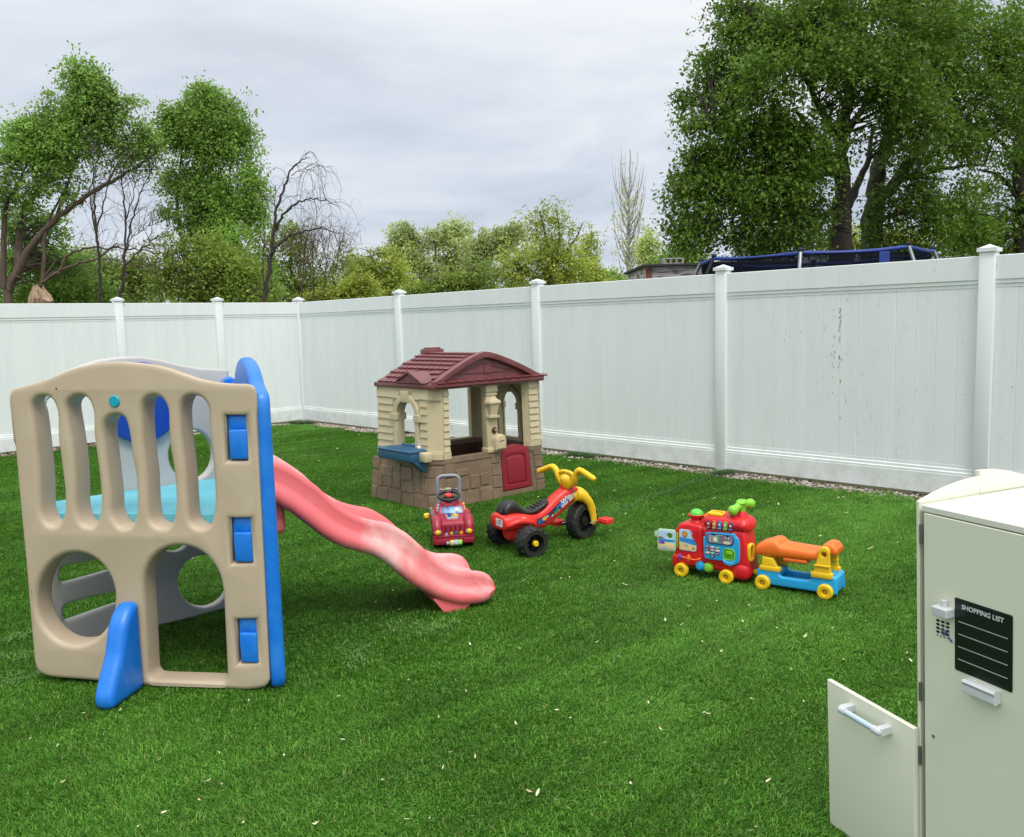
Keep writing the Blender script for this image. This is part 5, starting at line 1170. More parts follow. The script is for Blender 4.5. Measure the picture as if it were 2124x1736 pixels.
for r_ in range(4):
    for c_ in range(3):
        x, z = M_(347+c_*69, 496+r_*53+c_*22); b.plate([ell2(x, z, .0052, .0032, 14)], .0016, .0004, yF-.0012)
for c_ in range(4):
    x, z = M_(341+c_*49, 703+c_*16.5); b.plate([ell2(x, z, .0025, .0015, 10)], .0016, .0004, yF-.0012)
kp = b.build('keypad', mat('keypad_black', (.008, .006, .012), .4), door, 30)
b = MB(); pth = [M_(*q) for q in ((395, 625), (415, 612), (440, 640), (400, 650), (430, 690), (480, 655), (505, 640), (470, 640), (440, 700), (420, 690), (470, 705), (500, 715), (515, 745), (540, 770), (552, 795), (540, 800), (525, 775), (510, 750))]
b.tube(cro([(x, yF-.0022, z) for x, z in pth], 4), .0011, 6); b.build('purple_scribble', mat('purple_ink', (.10, .07, .24), .5), kp, 0)
b = MB(); L3_ = lambda x, y: _f3(1687.5+.24966*x, 1302.6+.24966*y); x0, z0 = L3_(1218, 495); x1, z1 = L3_(1484, 590); zz = (z0+z1)/2
hp = [(-.0, -.012), (-.016, -.016), (-.022, -.012), (-.022, -.004), (-.020, .004), (-.024, .012), (-.018, .017), (0, .014)]
b.loft([[Vector((x, yF+y_*1.0, zz+z_)) for y_, z_ in hp] for x in (x0, x1)]); b.build('pull_handle', M_hplast, door, 30)
for (xx, yy0, yy1, f_) in ((352, 600, 782, U_), (890, 450, 602, L_), (887, 982, 1132, L_)):
    b = MB(); xa, za = f_(xx, yy0); xb, zb2 = f_(xx, yy1); b.tube([((xa+xb)/2, -.010, za), ((xa+xb)/2, -.010, zb2)], .0042, 10)
    b.build('hinge', mat('hinge_metal', (.18, .18, .17), .4, metallic=.6), car, 40)
b = MB(); x, z = L_(997, 900); b.lathe([(.0045, 0), (.0045, .001), (.002, .0012), (.0018, .0003), (0, .0003)], 14, 0, Matrix.Translation((x, yF, z)) @ Matrix.Rotation(R_(90), 4, 'X')); b.build('screw', M_sil, door, 0)
# open door, swung right round on its hinges
ta, tb_ = fcy(-.026)(1906.5, 1518), fcy(-.026)(1717, 1410); bb_ = fcy(-.026)(1720, 1706)
x1, x0 = -.004, (tb_[0]+bb_[0])/2; zt_ = (ta[1]+tb_[1])/2; zb3 = bb_[1]
DR = Matrix.Translation((-.004, 0, 0)) @ Matrix.Rotation(math.atan2(0, 1), 4, 'Y')
b = MB(); b.plate([[(x0, zb3), (x1, zb3), (x1, ta[1]), (x0, tb_[1])]], .014, .0012, -.026); od = b.build('open_door', M_crm, cab_, 30)
h0_, h1_ = L_(228, 685), L_(535, 860); hz_ = (h0_[1]+h1_[1])/2; sl_ = (h1_[1]-h0_[1])/(h1_[0]-h0_[0])
f2 = fcy(-.064); h0_ = f2(1687.5+.24966*228, 1302.6+.24966*680); h1_ = f2(1687.5+.24966*530, 1302.6+.24966*862)
b = MB(); v0, v1 = Vector((h0_[0], -.062, h0_[1])), Vector((h1_[0], -.062, h1_[1])); dv = (v1-v0).normalized()
b.tube([v0+dv*.012, v1-dv*.012], .0085, 16, 1)
for v, sgn in ((v0, 1), (v1, -1)): b.tube([v-dv*.002*sgn, v+dv*.016*sgn], .0105, 16, 0); b.ell(v-dv*.001*sgn, (.0105, .0105, .0105)); b.hexa([v+Vector((-.010, 0, -.009)), v+Vector((.010, 0, -.009)), v+Vector((.010, .037, -.009)), v+Vector((-.010, .037, -.009)), v+Vector((-.010, 0, .009)), v+Vector((.010, 0, .009)), v+Vector((.010, .037, .009)), v+Vector((-.010, .037, .009))])
b.build('door_handle', [M_hplast, M_bar], od, 40)
b = MB(); x, z = L_(864, 1015); b.ell((x, -.0005, z), (.004, .002, .008)); b.build('rust_chip', mat('rust', (.05, .02, .012), .8), od)
# ------------------------------------------------------------------ trees and things beyond the fence
def leaf_mat(name, stops, transl=.42, rough=.5):
    m, t, o = nt(name); rp = N(t, 'ShaderNodeNewGeometry'); c = ramp(t, rp.outputs['Random Per Island'], stops)
    n1 = noise(t, .55, 3, .6, rp.outputs['Position']); c = mixc(t, ramp(t, n1.outputs[0], [(.35, .0), (.65, .75)]), c, [x*1.55 for x in stops[len(stops)//2][1]])
    p = N(t, 'ShaderNodeBsdfPrincipled', Roughness=rough); p.inputs['Specular IOR Level'].default_value = .35; L(t, c, p.inputs['Base Color'])
    tr = N(t, 'ShaderNodeBsdfTranslucent'); L(t, c, tr.inputs[0])
    mx = N(t, 'ShaderNodeMixShader'); mx.inputs[0].default_value = transl; L(t, p.outputs[0], mx.inputs[1]); L(t, tr.outputs[0], mx.inputs[2]); L(t, mx.outputs[0], o.inputs[0]); return m
def bark_mat(name, col):
    m, t, o = nt(name); p = N(t, 'ShaderNodeBsdfPrincipled', Roughness=.9); L(t, p.outputs[0], o.inputs[0])
    tc = N(t, 'ShaderNodeTexCoord').outputs['Object']; mp = N(t, 'ShaderNodeMapping'); mp.inputs['Scale'].default_value = (14, 14, 2.2); L(t, tc, mp.inputs[0])
    n = noise(t, 1.3, 7, .65, mp.outputs[0]); L(t, ramp(t, n.outputs[0], [(.3, [x*.5 for x in col]), (.55, col), (.75, [x*1.7 for x in col])]), p.inputs['Base Color'])
    b = N(t, 'ShaderNodeBump', Strength=.6, Distance=.02); L(t, n.outputs[0], b.inputs['Height']); L(t, b.outputs[0], p.inputs['Normal']); return m
BK_dark = bark_mat('dark_bark', (.045, .034, .028)); BK_brown = bark_mat('brown_bark', (.095, .068, .048)); BK_gray = bark_mat('grey_bark', (.17, .145, .12)); BK_pale = bark_mat('pale_bark', (.40, .38, .34))
LF_deep = leaf_mat('leaf_deep', [(0, (0.035, 0.083, 0.011)), (.35, (0.065, 0.139, 0.014)), (.7, (0.104, 0.197, 0.022)), (.93, (0.171, 0.261, 0.034)), (1, (0.233, 0.189, 0.050))])
LF_mid = leaf_mat('leaf_mid', [(0, (0.091, 0.176, 0.034)), (.4, (0.147, 0.276, 0.051)), (.75, (0.225, 0.374, 0.071)), (1, (0.371, 0.476, 0.128))])
LF_olive = leaf_mat('leaf_olive', [(0, (0.093, 0.155, 0.026)), (.4, (0.157, 0.236, 0.041)), (.75, (0.231, 0.316, 0.058)), (1, (0.359, 0.377, 0.115))])
LF_lime = leaf_mat('leaf_lime', [(0, (0.154, 0.224, 0.031)), (.4, (0.253, 0.330, 0.049)), (.75, (0.353, 0.421, 0.074)), (1, (0.492, 0.505, 0.158))])
LF_pale = leaf_mat('leaf_pale', [(0, (0.189, 0.253, 0.097)), (.4, (0.309, 0.389, 0.145)), (.75, (0.442, 0.515, 0.193)), (1, (0.619, 0.652, 0.329))])
def leaves(blobs, n, size, clump, droop=.25, flat=.75):
    """blobs: [(centre, (rx, ry, rz), weight)] -> small kite leaves set along drooping sprays"""
    wts = np.array([b_[1][0]*b_[1][2]*b_[2] for b_ in blobs]); wts = wts/wts.sum()
    per = 15; nc = max(8, n//per)
    idx = rng.choice(len(blobs), int(nc*1.33), p=wts); m_ = len(idx)
    d = rng.normal(0, 1, (m_, 3)); d /= np.linalg.norm(d, axis=1)[:, None]
    r = rng.random(m_)**(1/3.2); r = np.where(rng.random(m_) < .13, rng.uniform(1.0, 1.38, m_), r)
    C_ = np.array([list(b_[0]) for b_ in blobs])[idx]; Rr = np.array([b_[1] for b_ in blobs])[idx]
    ctr = C_+d*r[:, None]*Rr*(1+rng.normal(0, .2, m_))[:, None]
    fq_ = 1/(clump*5.5); hole = np.array([mnoise.noise(Vector(q*fq_))+.5*mnoise.noise(Vector(q*fq_*2.3)) for q in ctr])
    keep = np.argsort(-hole+rng.normal(0, .12, m_))[:nc]; ctr = ctr[keep]; d = d[keep]
    nn = nc*per
    sd_ = d*.9+rng.normal(0, .55, (nc, 3)); sd_[:, 2] = sd_[:, 2]*.5+.15; sd_ /= np.linalg.norm(sd_, axis=1)[:, None]
    Ls = clump*rng.uniform(1.4, 3.8, nc); S = np.repeat(sd_, per, 0); LL = np.repeat(Ls, per)
    tt = rng.uniform(-.5, .5, nn)
    c = np.repeat(ctr, per, 0)+S*(tt*LL)[:, None]+rng.normal(0, 1, (nn, 3))*(clump*(.42-.36*tt))[:, None]*np.array([1, 1, .7])
    c[:, 2] -= (tt+.5)**2*LL*(.25+droop)
    ln = size*rng.uniform(.35, 1.2, nn); wd = ln*rng.uniform(.20, .34, nn)
    a = S*.6+rng.normal(0, .6, (nn, 3)); a[:, 2] -= .35; a /= np.linalg.norm(a, axis=1)[:, None]
    h = rng.normal(0, 1, (nn, 3)); h[:, 2] *= (1-flat); bv = np.cross(a, np.cross(h, a)); bv /= np.linalg.norm(bv, axis=1)[:, None]+1e-9
    nv = np.cross(a, bv)
    V = np.stack([c, c+a*(ln*.45)[:, None]+bv*wd[:, None]+nv*(wd*.35)[:, None], c+a*ln[:, None], c+a*(ln*.45)[:, None]-bv*wd[:, None]+nv*(wd*.35)[:, None]], 1).reshape(-1, 3)
    Q = np.arange(nn*4).reshape(-1, 4); return V, Q, ctr
def add_twigs(b, limbs_pts, ctr, n, r0=.012):
    P = np.array([list(p_) for p_ in limbs_pts]); ids = rng.choice(len(ctr), min(n, len(ctr)), replace=False)
    for i in ids:
        c = ctr[i]; dd = P-c; dist = np.linalg.norm(dd*np.array([1, 1, .8]), axis=1)+np.where(dd[:, 2] > 0, .5, 0); p0 = P[np.argmin(dist)]
        if dist.min() > 3.6 or dist.min() < .05: continue
        mid = (p0+c)/2+np.array([0, 0, dist.min()*.10])+rng.normal(0, .06, 3)*dist.min(); rr = r0*min(2.2, .6+dist.min())
        b.tube([p0, p0*.5+mid*.5+rng.normal(0, .02, 3), mid, c], [rr, rr*.75, rr*.55, rr*.2], 4, 0, False)
def tree(name, label, cat, depth, limbs, blobs, n, size, leafm, barkm, clump=.22, group=None, twigs=120, thick=.8, droop=.25, yspread=1.0, ground=True):
    """limbs: [(pts [(px,py[,dy])], r0, r1)] in photo pixels at this depth; blobs: [(px, py, rx, ry[, dy])]"""
    k = depth/FPX; Lm = []
    for pts, r0, r1 in limbs: Lm.append(([at(q[0], q[1], depth+(q[2] if len(q) > 2 else 0)) for q in pts], r0, r1))
    if Lm: base = Lm[0][0][0].copy()
    else:
        a = at(sum(b_[0] for b_ in blobs)/len(blobs), max(b_[1] for b_ in blobs), depth); base = a
    base = Vector((base.x, base.y, -.03)); root = thing(name, label, cat, base, 0, group)
    b = MB(Matrix.Translation(-base)); allp = []
    for i, (pts, r0, r1) in enumerate(Lm):
        if i == 0 and ground and pts[0].z > .1: pts = [Vector((pts[0].x-(pts[1].x-pts[0].x)*.25, pts[0].y, -.1))]+pts
        c_ = cro(pts, 5) if len(pts) > 2 else [pts[0].lerp(pts[1], f_) for f_ in (0, .33, .66, 1)]; m_ = len(c_)
        c_ = [p_+Vector(rng.normal(0, .012, 3))*min(1.5, r0*10) for p_ in c_]
        b.tube(c_, [r0+(r1-r0)*(j/(m_-1))**.8 for j in range(m_)], 8 if r0 > .05 else 5, 0, True); allp += c_[m_//4 if i == 0 else 0:]
    if blobs:
        B3 = []
        for q in blobs:
            c = at(q[0], q[1], depth+(q[4] if len(q) > 4 else 0)); B3.append((c, (q[2]*k, min(q[2], q[3])*k*thick*yspread, q[3]*k), q[5] if len(q) > 5 else 1.0))
        V, Q, ctr = leaves(B3, n, size, clump, droop)
        if allp and twigs: add_twigs(b, allp, ctr, twigs)
        V = V-np.array(base); fast_mesh('crown', V, Q, leafm, root)
    if b.v: b.build('trunk', barkm, root, 60)
    return root
def bare(limbs3, nb, ln, r, droop, lvl=2, b=None, spread=.6):
    """fine bare twigs along limbs"""
    for pts in limbs3:
        for i in range(nb):
            t_ = rng.random()**.7*.9+.1; f_ = t_*(len(pts)-1); j = min(int(f_), len(pts)-2); p0 = pts[j].lerp(pts[j+1], f_-j)
            d = (pts[min(j+1, len(pts)-1)]-pts[j]).normalized(); d = (d*.5+Vector(rng.normal(0, spread, 3))*Vector((1, 1, .6)).length*.5+Vector((0, 0, .35))).normalized()
            l_ = ln*rng.uniform(.5, 1.2); q = [p0]; v = d.copy()
            for s_ in range(5):
                v = (v+Vector((0, 0, -droop*(s_+.5)*.3))+Vector(rng.normal(0, .10, 3))).normalized(); q.append(q[-1]+v*l_/5)
            b.tube(q, [r, r*.85, r*.7, r*.55, r*.4, r*.25], 4, 0, False)
            if lvl > 1: bare([q], 3, ln*.5, r*.55, droop, lvl-1, b, spread)
FENCEG = 'trees standing beyond the white fence'
# big tree on the right
big = [([(1745, 520), (1745, 470), (1744, 430), (1747, 360), (1745, 290), (1760, 210), (1775, 120), (1780, 40)], .24, .05),
       ([(1748, 400), (1735, 359), (1712, 320), (1690, 285), (1650, 230)], .11, .03), ([(1748, 440, .2), (1775, 395, .3), (1800, 330, .5), (1812, 260, .8)], .10, .03),
       ([(1745, 300), (1705, 230, -.5), (1660, 150, -.8), (1600, 80, -1)], .08, .02), ([(1690, 285), (1620, 270, -.5), (1540, 265, -.8), (1470, 250, -1)], .05, .012), ([(1735, 359), (1640, 370, -.4), (1540, 390, -.6), (1440, 385, -.8)], .05, .012),
       ([(1745, 440), (1680, 450, -.6), (1600, 465, -1.2), (1500, 470, -1.4)], .05, .012), ([(1745, 290), (1800, 210, .4), (1850, 130, .6), (1880, 60, .8)], .07, .02)]
blb = [(1560, 60, 70, 60, -.6), (1660, 50, 110, 90, -1), (1790, 30, 120, 90, -.6), (1890, 40, 100, 80), (1505, 170, 62, 46, -.5), (1465, 120, 36, 22, -.5), (1600, 180, 85, 75, -1.5), (1720, 150, 100, 80, -1.6), (1830, 160, 90, 80, -1), (1480, 255, 55, 36, -.8), (1560, 270, 70, 55, -1.2), (1650, 280, 75, 60, -1.4),
       (1760, 250, 75, 45, -.4), (1450, 330, 40, 28, -.8), (1420, 385, 36, 30, -.8), (1500, 400, 75, 60, -1.2), (1590, 400, 85, 65, -1.4), (1430, 470, 45, 45, -.8), (1520, 490, 85, 38, -1.4), (1620, 490, 85, 32, -1), (1660, 440, 60, 50, -.6), (1710, 480, 42, 35, .6, .5), (1880, 230, 75, 60, -.4), (1540, 20, 60, 30, -.4), (1660, 345, 70, 45, -1.2), (1500, 330, 60, 40, -1), (1430, 205, 30, 26, -.5)]
tree('leafy_tree', 'huge dense dark green tree towering over the trampoline, its left edge ragged against the sky', 'tree', 15.0, big, blb, 98000, .084, LF_deep, BK_dark, .15, FENCEG, 420)
big2 = [([(1806, 520), (1812, 430), (1825, 345), (1850, 270), (1853, 180), (1848, 90)], .26, .06), ([(1815, 420), (1864, 373), (1914, 300), (1975, 240), (2040, 190)], .15, .03), ([(1840, 300), (1880, 230), (1920, 150), (1960, 70)], .10, .03), ([(1864, 373), (1960, 350), (2040, 340)], .06, .02), ([(1812, 460), (1880, 440), (1950, 430)], .05, .015)]
blb = [(1920, 60, 90, 80, -.3), (2000, 60, 90, 80), (1930, 170, 75, 55, -.6), (2010, 170, 85, 70, -.4), (1970, 270, 70, 50, -.6), (2040, 290, 70, 55), (1900, 330, 55, 40, -.8), (1960, 400, 75, 50, -.8), (1870, 430, 70, 55, -.8), (1930, 480, 80, 42, -1), (1840, 490, 60, 32, -.8), (2010, 470, 55, 45, -.6), (2080, 100, 60, 80), (2090, 230, 50, 60)]
tree('leafy_tree', 'dark green tree with several leaning trunks, right of the tallest tree', 'tree', 16.5, big2, blb, 46000, .088, LF_deep, BK_dark, .16, FENCEG, 160)
big3 = [([(2118, 560), (2120, 440), (2116, 330), (2125, 200), (2130, 60)], .24, .08), ([(2118, 420), (2080, 370), (2030, 350)], .06, .02), ([(2116, 330), (2070, 290), (2030, 240)], .06, .02), ([(2120, 400), (2170, 340), (2230, 280)], .09, .03)]
blb = [(2110, 40, 80, 80), (2130, 160, 75, 60), (2090, 330, 50, 35), (2130, 280, 60, 50), (2060, 440, 55, 40), (2120, 430, 55, 50), (2050, 505, 60, 30), (2120, 510, 55, 34), (2200, 120, 90, 100), (2200, 300, 80, 90), (2200, 450, 80, 70), (2040, 385, 40, 28)]
tree('leafy_tree', 'dark thin crowned tree cut off by the right edge of the picture', 'tree', 18.5, big3, blb, 25000, .095, LF_deep, BK_dark, .17, FENCEG, 120)
# left group
l1 = [([(18, 620), (21, 594), (63, 514), (115, 455), (167, 416), (223, 381), (272, 353), (313, 326)], .20, .035), ([(34, 577), (45, 455, .5), (80, 395, .6), (146, 340, .8), (180, 284, 1), (172, 228, 1), (168, 150, 1)], .15, .02),
      ([(8, 600), (10, 437), (31, 395), (60, 330)], .13, .03), ([(115, 455), (135, 400), (160, 330), (215, 260), (240, 200)], .07, .015), ([(223, 381), (250, 330), (285, 290)], .05, .012), ([(80, 395), (60, 320), (50, 270)], .05, .015), ([(272, 353), (310, 352), (345, 350)], .03, .008), ([(88, 600), (95, 480), (120, 420), (150, 360)], .09, .02)]
l1 = [(p_, a_*.62, c_*.6) for p_, a_, c_ in l1]
blb = [(168, 145, 38, 28), (185, 180, 48, 34), (150, 215, 55, 40), (215, 215, 55, 42), (110, 240, 45, 35), (275, 215, 30, 30), (120, 290, 60, 45), (190, 275, 70, 45), (255, 275, 50, 42), (300, 295, 38, 35), (55, 270, 42, 30), (60, 320, 55, 40), (20, 330, 40, 45), (110, 345, 60, 35), (20, 400, 45, 45), (75, 390, 45, 32), (5, 235, 16, 24), (150, 400, 30, 22, 0, .5), (250, 325, 50, 22, 0, .6), (30, 460, 40, 40, 1), (100, 470, 40, 40, 1.5), (50, 540, 55, 50, 2), (130, 560, 60, 50, 2)]
tree('arching_tree', 'tall left hand tree with long dark arching trunk leaning right', 'tree', 20.0, l1, blb, 48000, .094, LF_mid, BK_brown, .17, FENCEG, 380)
l2 = [([(425, 640), (424, 560), (422, 480), (420, 400), (424, 320), (432, 250), (430, 185)], .16, .03), ([(395, 620), (385, 540), (372, 470), (366, 410), (376, 330), (380, 260)], .12, .02), ([(455, 620), (462, 540), (470, 460), (474, 380), (482, 310)], .12, .02), ([(424, 400), (460, 350), (500, 300)], .05, .012), ([(422, 470), (500, 430), (530, 400)], .05, .012)]
l2 = [(p_, a_*.7, c_*.7) for p_, a_, c_ in l2]
blb = [(430, 190, 30, 26), (385, 225, 42, 34), (450, 230, 50, 40), (490, 255, 34, 34), (410, 275, 60, 42), (480, 300, 45, 40), (350, 250, 24, 28), (370, 305, 40, 36), (430, 340, 65, 42), (515, 285, 16, 22), (490, 370, 45, 40), (390, 375, 40, 36, 0, .8), (440, 410, 60, 40), (515, 395, 34, 44), (350, 370, 22, 24, 0, .7), (480, 440, 60, 36), (400, 455, 34, 36, 0, .6), (345, 440, 12, 14), (530, 440, 22, 30), (440, 480, 60, 30)]
tree('leafy_tree', 'tall narrow leafy green tree left of centre, rounded top, pale trunks showing through', 'tree', 22.0, l2, blb, 52000, .098, LF_mid, BK_gray, .18, FENCEG, 240)
# bare dark trees between them
def bare_tree(name, label, depth, limbs, tw, barkm, ln=.8, r=.008, droop=.3, spread=.6, lvl=2):
    Lm = [([at(q[0], q[1], depth+(q[2] if len(q) > 2 else 0)) for q in pts], r0, r1) for pts, r0, r1 in limbs]; Lm = [(p_, a_*.55, c_*.55) for p_, a_, c_ in Lm]
    base = Vector((Lm[0][0][0].x, Lm[0][0][0].y, -.03)); root = thing(name, label, 'tree', base, 0, FENCEG); b = MB(Matrix.Translation(-base)); l3 = []
    for i, (pts, r0, r1) in enumerate(Lm):
        if i == 0: pts = [Vector((pts[0].x, pts[0].y, -.1))]+pts
        c_ = cro(pts, 5); m_ = len(c_); c_ = [p_+Vector(rng.normal(0, .012, 3)) for p_ in c_]; b.tube(c_, [r0+(r1-r0)*(j/(m_-1))**.8 for j in range(m_)], 7); l3.append(c_[m_//3:] if i == 0 else c_)
    bare(l3, tw, ln, r, droop, lvl, b, spread)
    b.build('trunk', barkm, root, 60); return root
bare_tree('bare_tree', 'bare dark tree with slim straight forked stem, left of two in the gap', 17, [([(207, 640), (207, 600), (205, 540), (203, 507), (192, 450), (186, 410), (194, 370)], .075, .015), ([(203, 507), (198, 450), (196, 400), (192, 340), (196, 290)], .05, .01), ([(200, 480), (218, 420), (228, 370), (232, 330)], .035, .008)], 16, BK_dark, .55, .006, .1)
bare_tree('bare_tree', 'bare dark tree with wide forked limbs, right of two in the gap', 17.4, [([(249, 640), (252, 600), (257, 556), (259, 500), (259, 437), (254, 395), (250, 360)], .085, .012), ([(258, 540), (272, 470), (285, 420), (300, 380), (315, 350)], .04, .008), ([(258, 555), (285, 525), (315, 500), (350, 480)], .04, .006), ([(259, 460), (275, 410), (280, 370), (275, 340)], .025, .006), ([(258, 510), (290, 480), (330, 462)], .02, .005)], 18, BK_dark, .6, .006, .12)
bare_tree('fallen_limb', 'low bare limb arching sideways over the left fence', 18, [([(84, 620), (92, 585), (146, 552), (195, 538), (225, 520), (244, 503)], .085, .02), ([(122, 570), (130, 545), (150, 524), (195, 514), (258, 516), (307, 521), (331, 535)], .06, .02), ([(195, 538), (240, 540), (290, 560)], .025, .006)], 14, BK_brown, .6, .006, .2)
bare_tree('weeping_bare_tree', 'leafless drooping tree reaching right with arched hanging twigs, alone against the sky', 16.5, [([(549, 640), (552, 600), (561, 535), (567, 480), (571, 450), (582, 405), (592, 378), (604, 352), (620, 335), (640, 326)], .095, .014), ([(567, 490), (578, 460), (592, 441), (610, 425), (627, 416), (645, 412), (662, 414), (682, 418), (700, 428)], .055, .010), ([(561, 531), (570, 515), (585, 503), (602, 490), (622, 481), (650, 476), (672, 474), (690, 480), (707, 489)], .065, .010), ([(573, 455), (571, 420), (570, 392)], .02, .005), ([(549, 625), (546, 560), (547, 500)], .03, .01), ([(604, 365), (622, 352), (640, 350), (655, 358)], .016, .005)], 11, BK_dark, .95, .0048, 1.15, .45)
for (px, dp, r0, dx_) in ((625, 24, .06, 12), (651, 24.5, .07, -6), (672, 25, .05, 14), (690, 25.5, .045, 24), (640, 26, .05, -20)):
    bare_tree('bare_tree', {625: 'thin bare tree of the thicket, first one right of the weeping tree', 651: 'thickest bare tree in the middle of the thicket', 672: 'bare tree of the thicket just right of its thickest stem', 690: 'bare tree at the right edge of the thicket', 640: 'bare tree at the back of the thicket, leaning left'}[px], dp, [([(px, 640), (px+dx_*.2, 580), (px+dx_*.5, 530), (px+dx_, 480)], r0, .012), ([(px+dx_*.15, 590), (px+dx_*.3+18, 540), (px+dx_*.4+28, 500)], .025, .006), ([(px+dx_*.2, 575), (px-16, 530), (px-22, 495)], .025, .006)], 12, BK_brown, .7, .007, .08, .5)
# middle distance shrubs and trees
def shrub(label, depth, blobs, n, size, leafm, limbs=None, name='bushy_tree', bark=BK_brown, clump=.25, twigs=50, cat='tree'):
    if limbs is None:
        cx_ = sum(q[0] for q in blobs)/len(blobs); top_ = min(q[1] for q in blobs); limbs = [([(cx_, 650), (cx_+3, 600), (cx_+rng.normal(0, 6), (top_+600)/2), (cx_+rng.normal(0, 10), top_)], .09, .02), ([(cx_, 630), (cx_-20, 590), (cx_-32, 560)], .05, .015), ([(cx_, 630), (cx_+18, 590), (cx_+34, 560)], .05, .015)]
    tree(name, label, cat, depth, limbs, blobs, int(n*1.25), size*.64, leafm, bark, clump*.72, FENCEG, twigs)
shrub('broad low dark green bush under the arching tree at the left', 23, [(30, 600, 60, 40), (110, 590, 70, 45), (180, 600, 60, 35), (60, 540, 60, 40), (150, 540, 50, 35, .5, .6)], 12000, .17, LF_mid)
shrub('olive green bush behind the two bare dark trees', 26, [(220, 590, 60, 40), (290, 585, 60, 45), (180, 560, 50, 40), (250, 550, 60, 30, 0, .6), (310, 550, 40, 30)], 11000, .18, LF_olive)
shrub('wide olive bush with arching twigs below the tall narrow tree', 20.5, [(400, 560, 75, 55), (460, 540, 60, 50), (350, 590, 55, 38), (430, 605, 80, 30), (500, 590, 55, 42), (380, 510, 50, 30)], 17000, .14, LF_olive)
shrub('bright green bush at the right foot of the tall narrow tree', 21.5, [(500, 520, 45, 42), (530, 565, 40, 45), (470, 490, 50, 28), (545, 610, 35, 30)], 9000, .15, LF_mid)
shrub('pale green bush behind the weeping bare tree', 27, [(560, 520, 45, 45), (600, 500, 40, 40), (580, 580, 60, 50), (640, 560, 45, 55, 0, .7), (700, 560, 40, 50, 0, .5)], 10000, .17, LF_olive)
shrub('low yellow green bush right of the bare thicket', 25, [(735, 600, 45, 26), (700, 610, 40, 22), (760, 585, 30, 25), (665, 618, 40, 16)], 7000, .16, LF_lime)
shrub('rounded yellow green shrub left of the paired willows', 29, [(790, 560, 55, 48), (755, 570, 36, 42), (825, 590, 45, 36), (775, 525, 30, 18), (735, 555, 22, 30)], 12000, .17, LF_lime)
shrub('slim grey green willow, left of the pair in the middle', 34, [(835, 485, 26, 28), (850, 520, 34, 40), (868, 565, 40, 40), (825, 530, 26, 30)], 9000, .2, LF_pale, [([(880, 660), (878, 600), (866, 550), (850, 500), (838, 470)], .14, .03), ([(872, 580), (900, 540), (905, 500)], .08, .02)])
shrub('taller grey green willow, right of the pair in the middle', 34.5, [(942, 475, 30, 26), (925, 510, 40, 36), (960, 520, 30, 40), (930, 560, 45, 36), (900, 490, 20, 24, 0, .8)], 9500, .2, LF_pale, [([(930, 660), (928, 600), (925, 550), (938, 500), (945, 465)], .15, .03), ([(926, 580), (908, 540), (900, 500)], .08, .02), ([(926, 570), (950, 540), (962, 510)], .08, .02)], bark=BK_dark)
shrub('wispy tree with dark stem curving right across the gap beside the willows', 31, [(1005, 500, 34, 28), (1045, 485, 26, 22), (1030, 520, 40, 26), (985, 530, 30, 30), (1075, 480, 26, 20, 0, .7)], 7000, .19, LF_pale, [([(960, 660), (972, 600), (985, 560), (1003, 530), (1030, 510), (1060, 500)], .10, .02), ([(985, 560), (1000, 520), (1005, 490)], .05, .012)], bark=BK_dark)
shrub('low olive bush at the foot of the middle willows', 27, [(960, 590, 60, 34), (1010, 590, 50, 36), (900, 600, 60, 24), (860, 610, 50, 18)], 9000, .17, LF_olive)
shrub('small fresh green bush between two olive bushes', 30, [(1010, 560, 26, 22), (1000, 575, 22, 14)], 2200, .17, LF_mid)
shrub('tall feathery olive tree with reddish wispy top right of the middle', 28, [(1110, 445, 40, 22, 0, .25), (1150, 430, 30, 24, 0, .25), (1135, 475, 50, 34, 0, .55), (1120, 530, 55, 45), (1160, 540, 60, 48), (1100, 580, 60, 32), (1190, 575, 50, 36), (1200, 480, 26, 24, 0, .6), (1070, 560, 40, 40)], 14000, .16, LF_lime, [([(1140, 660), (1140, 590), (1138, 530), (1130, 480), (1120, 440)], .11, .02), ([(1140, 560), (1160, 500), (1155, 430)], .06, .012), ([(1140, 560), (1190, 500), (1210, 460)], .06, .012)])
shrub('light lime shrub fading out left of the white poplar', 31, [(1215, 545, 30, 36), (1235, 580, 26, 26), (1190, 600, 40, 24), (1225, 500, 18, 24, 0, .5)], 6000, .18, LF_lime)
shrub('dense mid green bush in front of the white poplar', 33, [(1255, 575, 30, 22), (1275, 590, 28, 18), (1240, 600, 30, 14)], 4000, .19, LF_mid)
pop = [([(1302, 660), (1302, 590), (1303, 520), (1304, 450), (1306, 380), (1308, 310)], .20, .02)]
for i in range(64):
    y = 590-i*3.0; s_ = rng.choice((-1, 1)); x_ = 1303; w_ = (8+30*rng.random())*(1 if y > 420 else .65); pop.append(([(x_, y, rng.normal(0, .1)), (x_+s_*w_*.55, y-22, rng.normal(0, .5)), (x_+s_*w_*.85, y-52, rng.normal(0, .6)), (x_+s_*w_, y-82-22*rng.random(), rng.normal(0, .7))], .032, .006))
tree('poplar_tree', 'slender upright white barked poplar with sparse tiny leaves', 'tree', 46, pop, [(1306, 350, 12, 30, 0, 1.0), (1306, 410, 24, 45), (1300, 470, 32, 50), (1302, 540, 34, 40), (1275, 470, 14, 50), (1335, 500, 14, 50)], 1700, .12, LF_pale, BK_pale, .2, FENCEG, 0)
shrub('pale green round tree just right of the white poplar', 38, [(1345, 510, 20, 34), (1350, 550, 28, 36), (1330, 580, 30, 26)], 6000, .22, LF_pale)
shrub('soft green tree behind the shed at the edge of the dark tree', 36, [(1400, 530, 28, 26), (1430, 520, 30, 26), (1385, 555, 30, 22), (1450, 545, 40, 24)], 6500, .21, LF_mid)
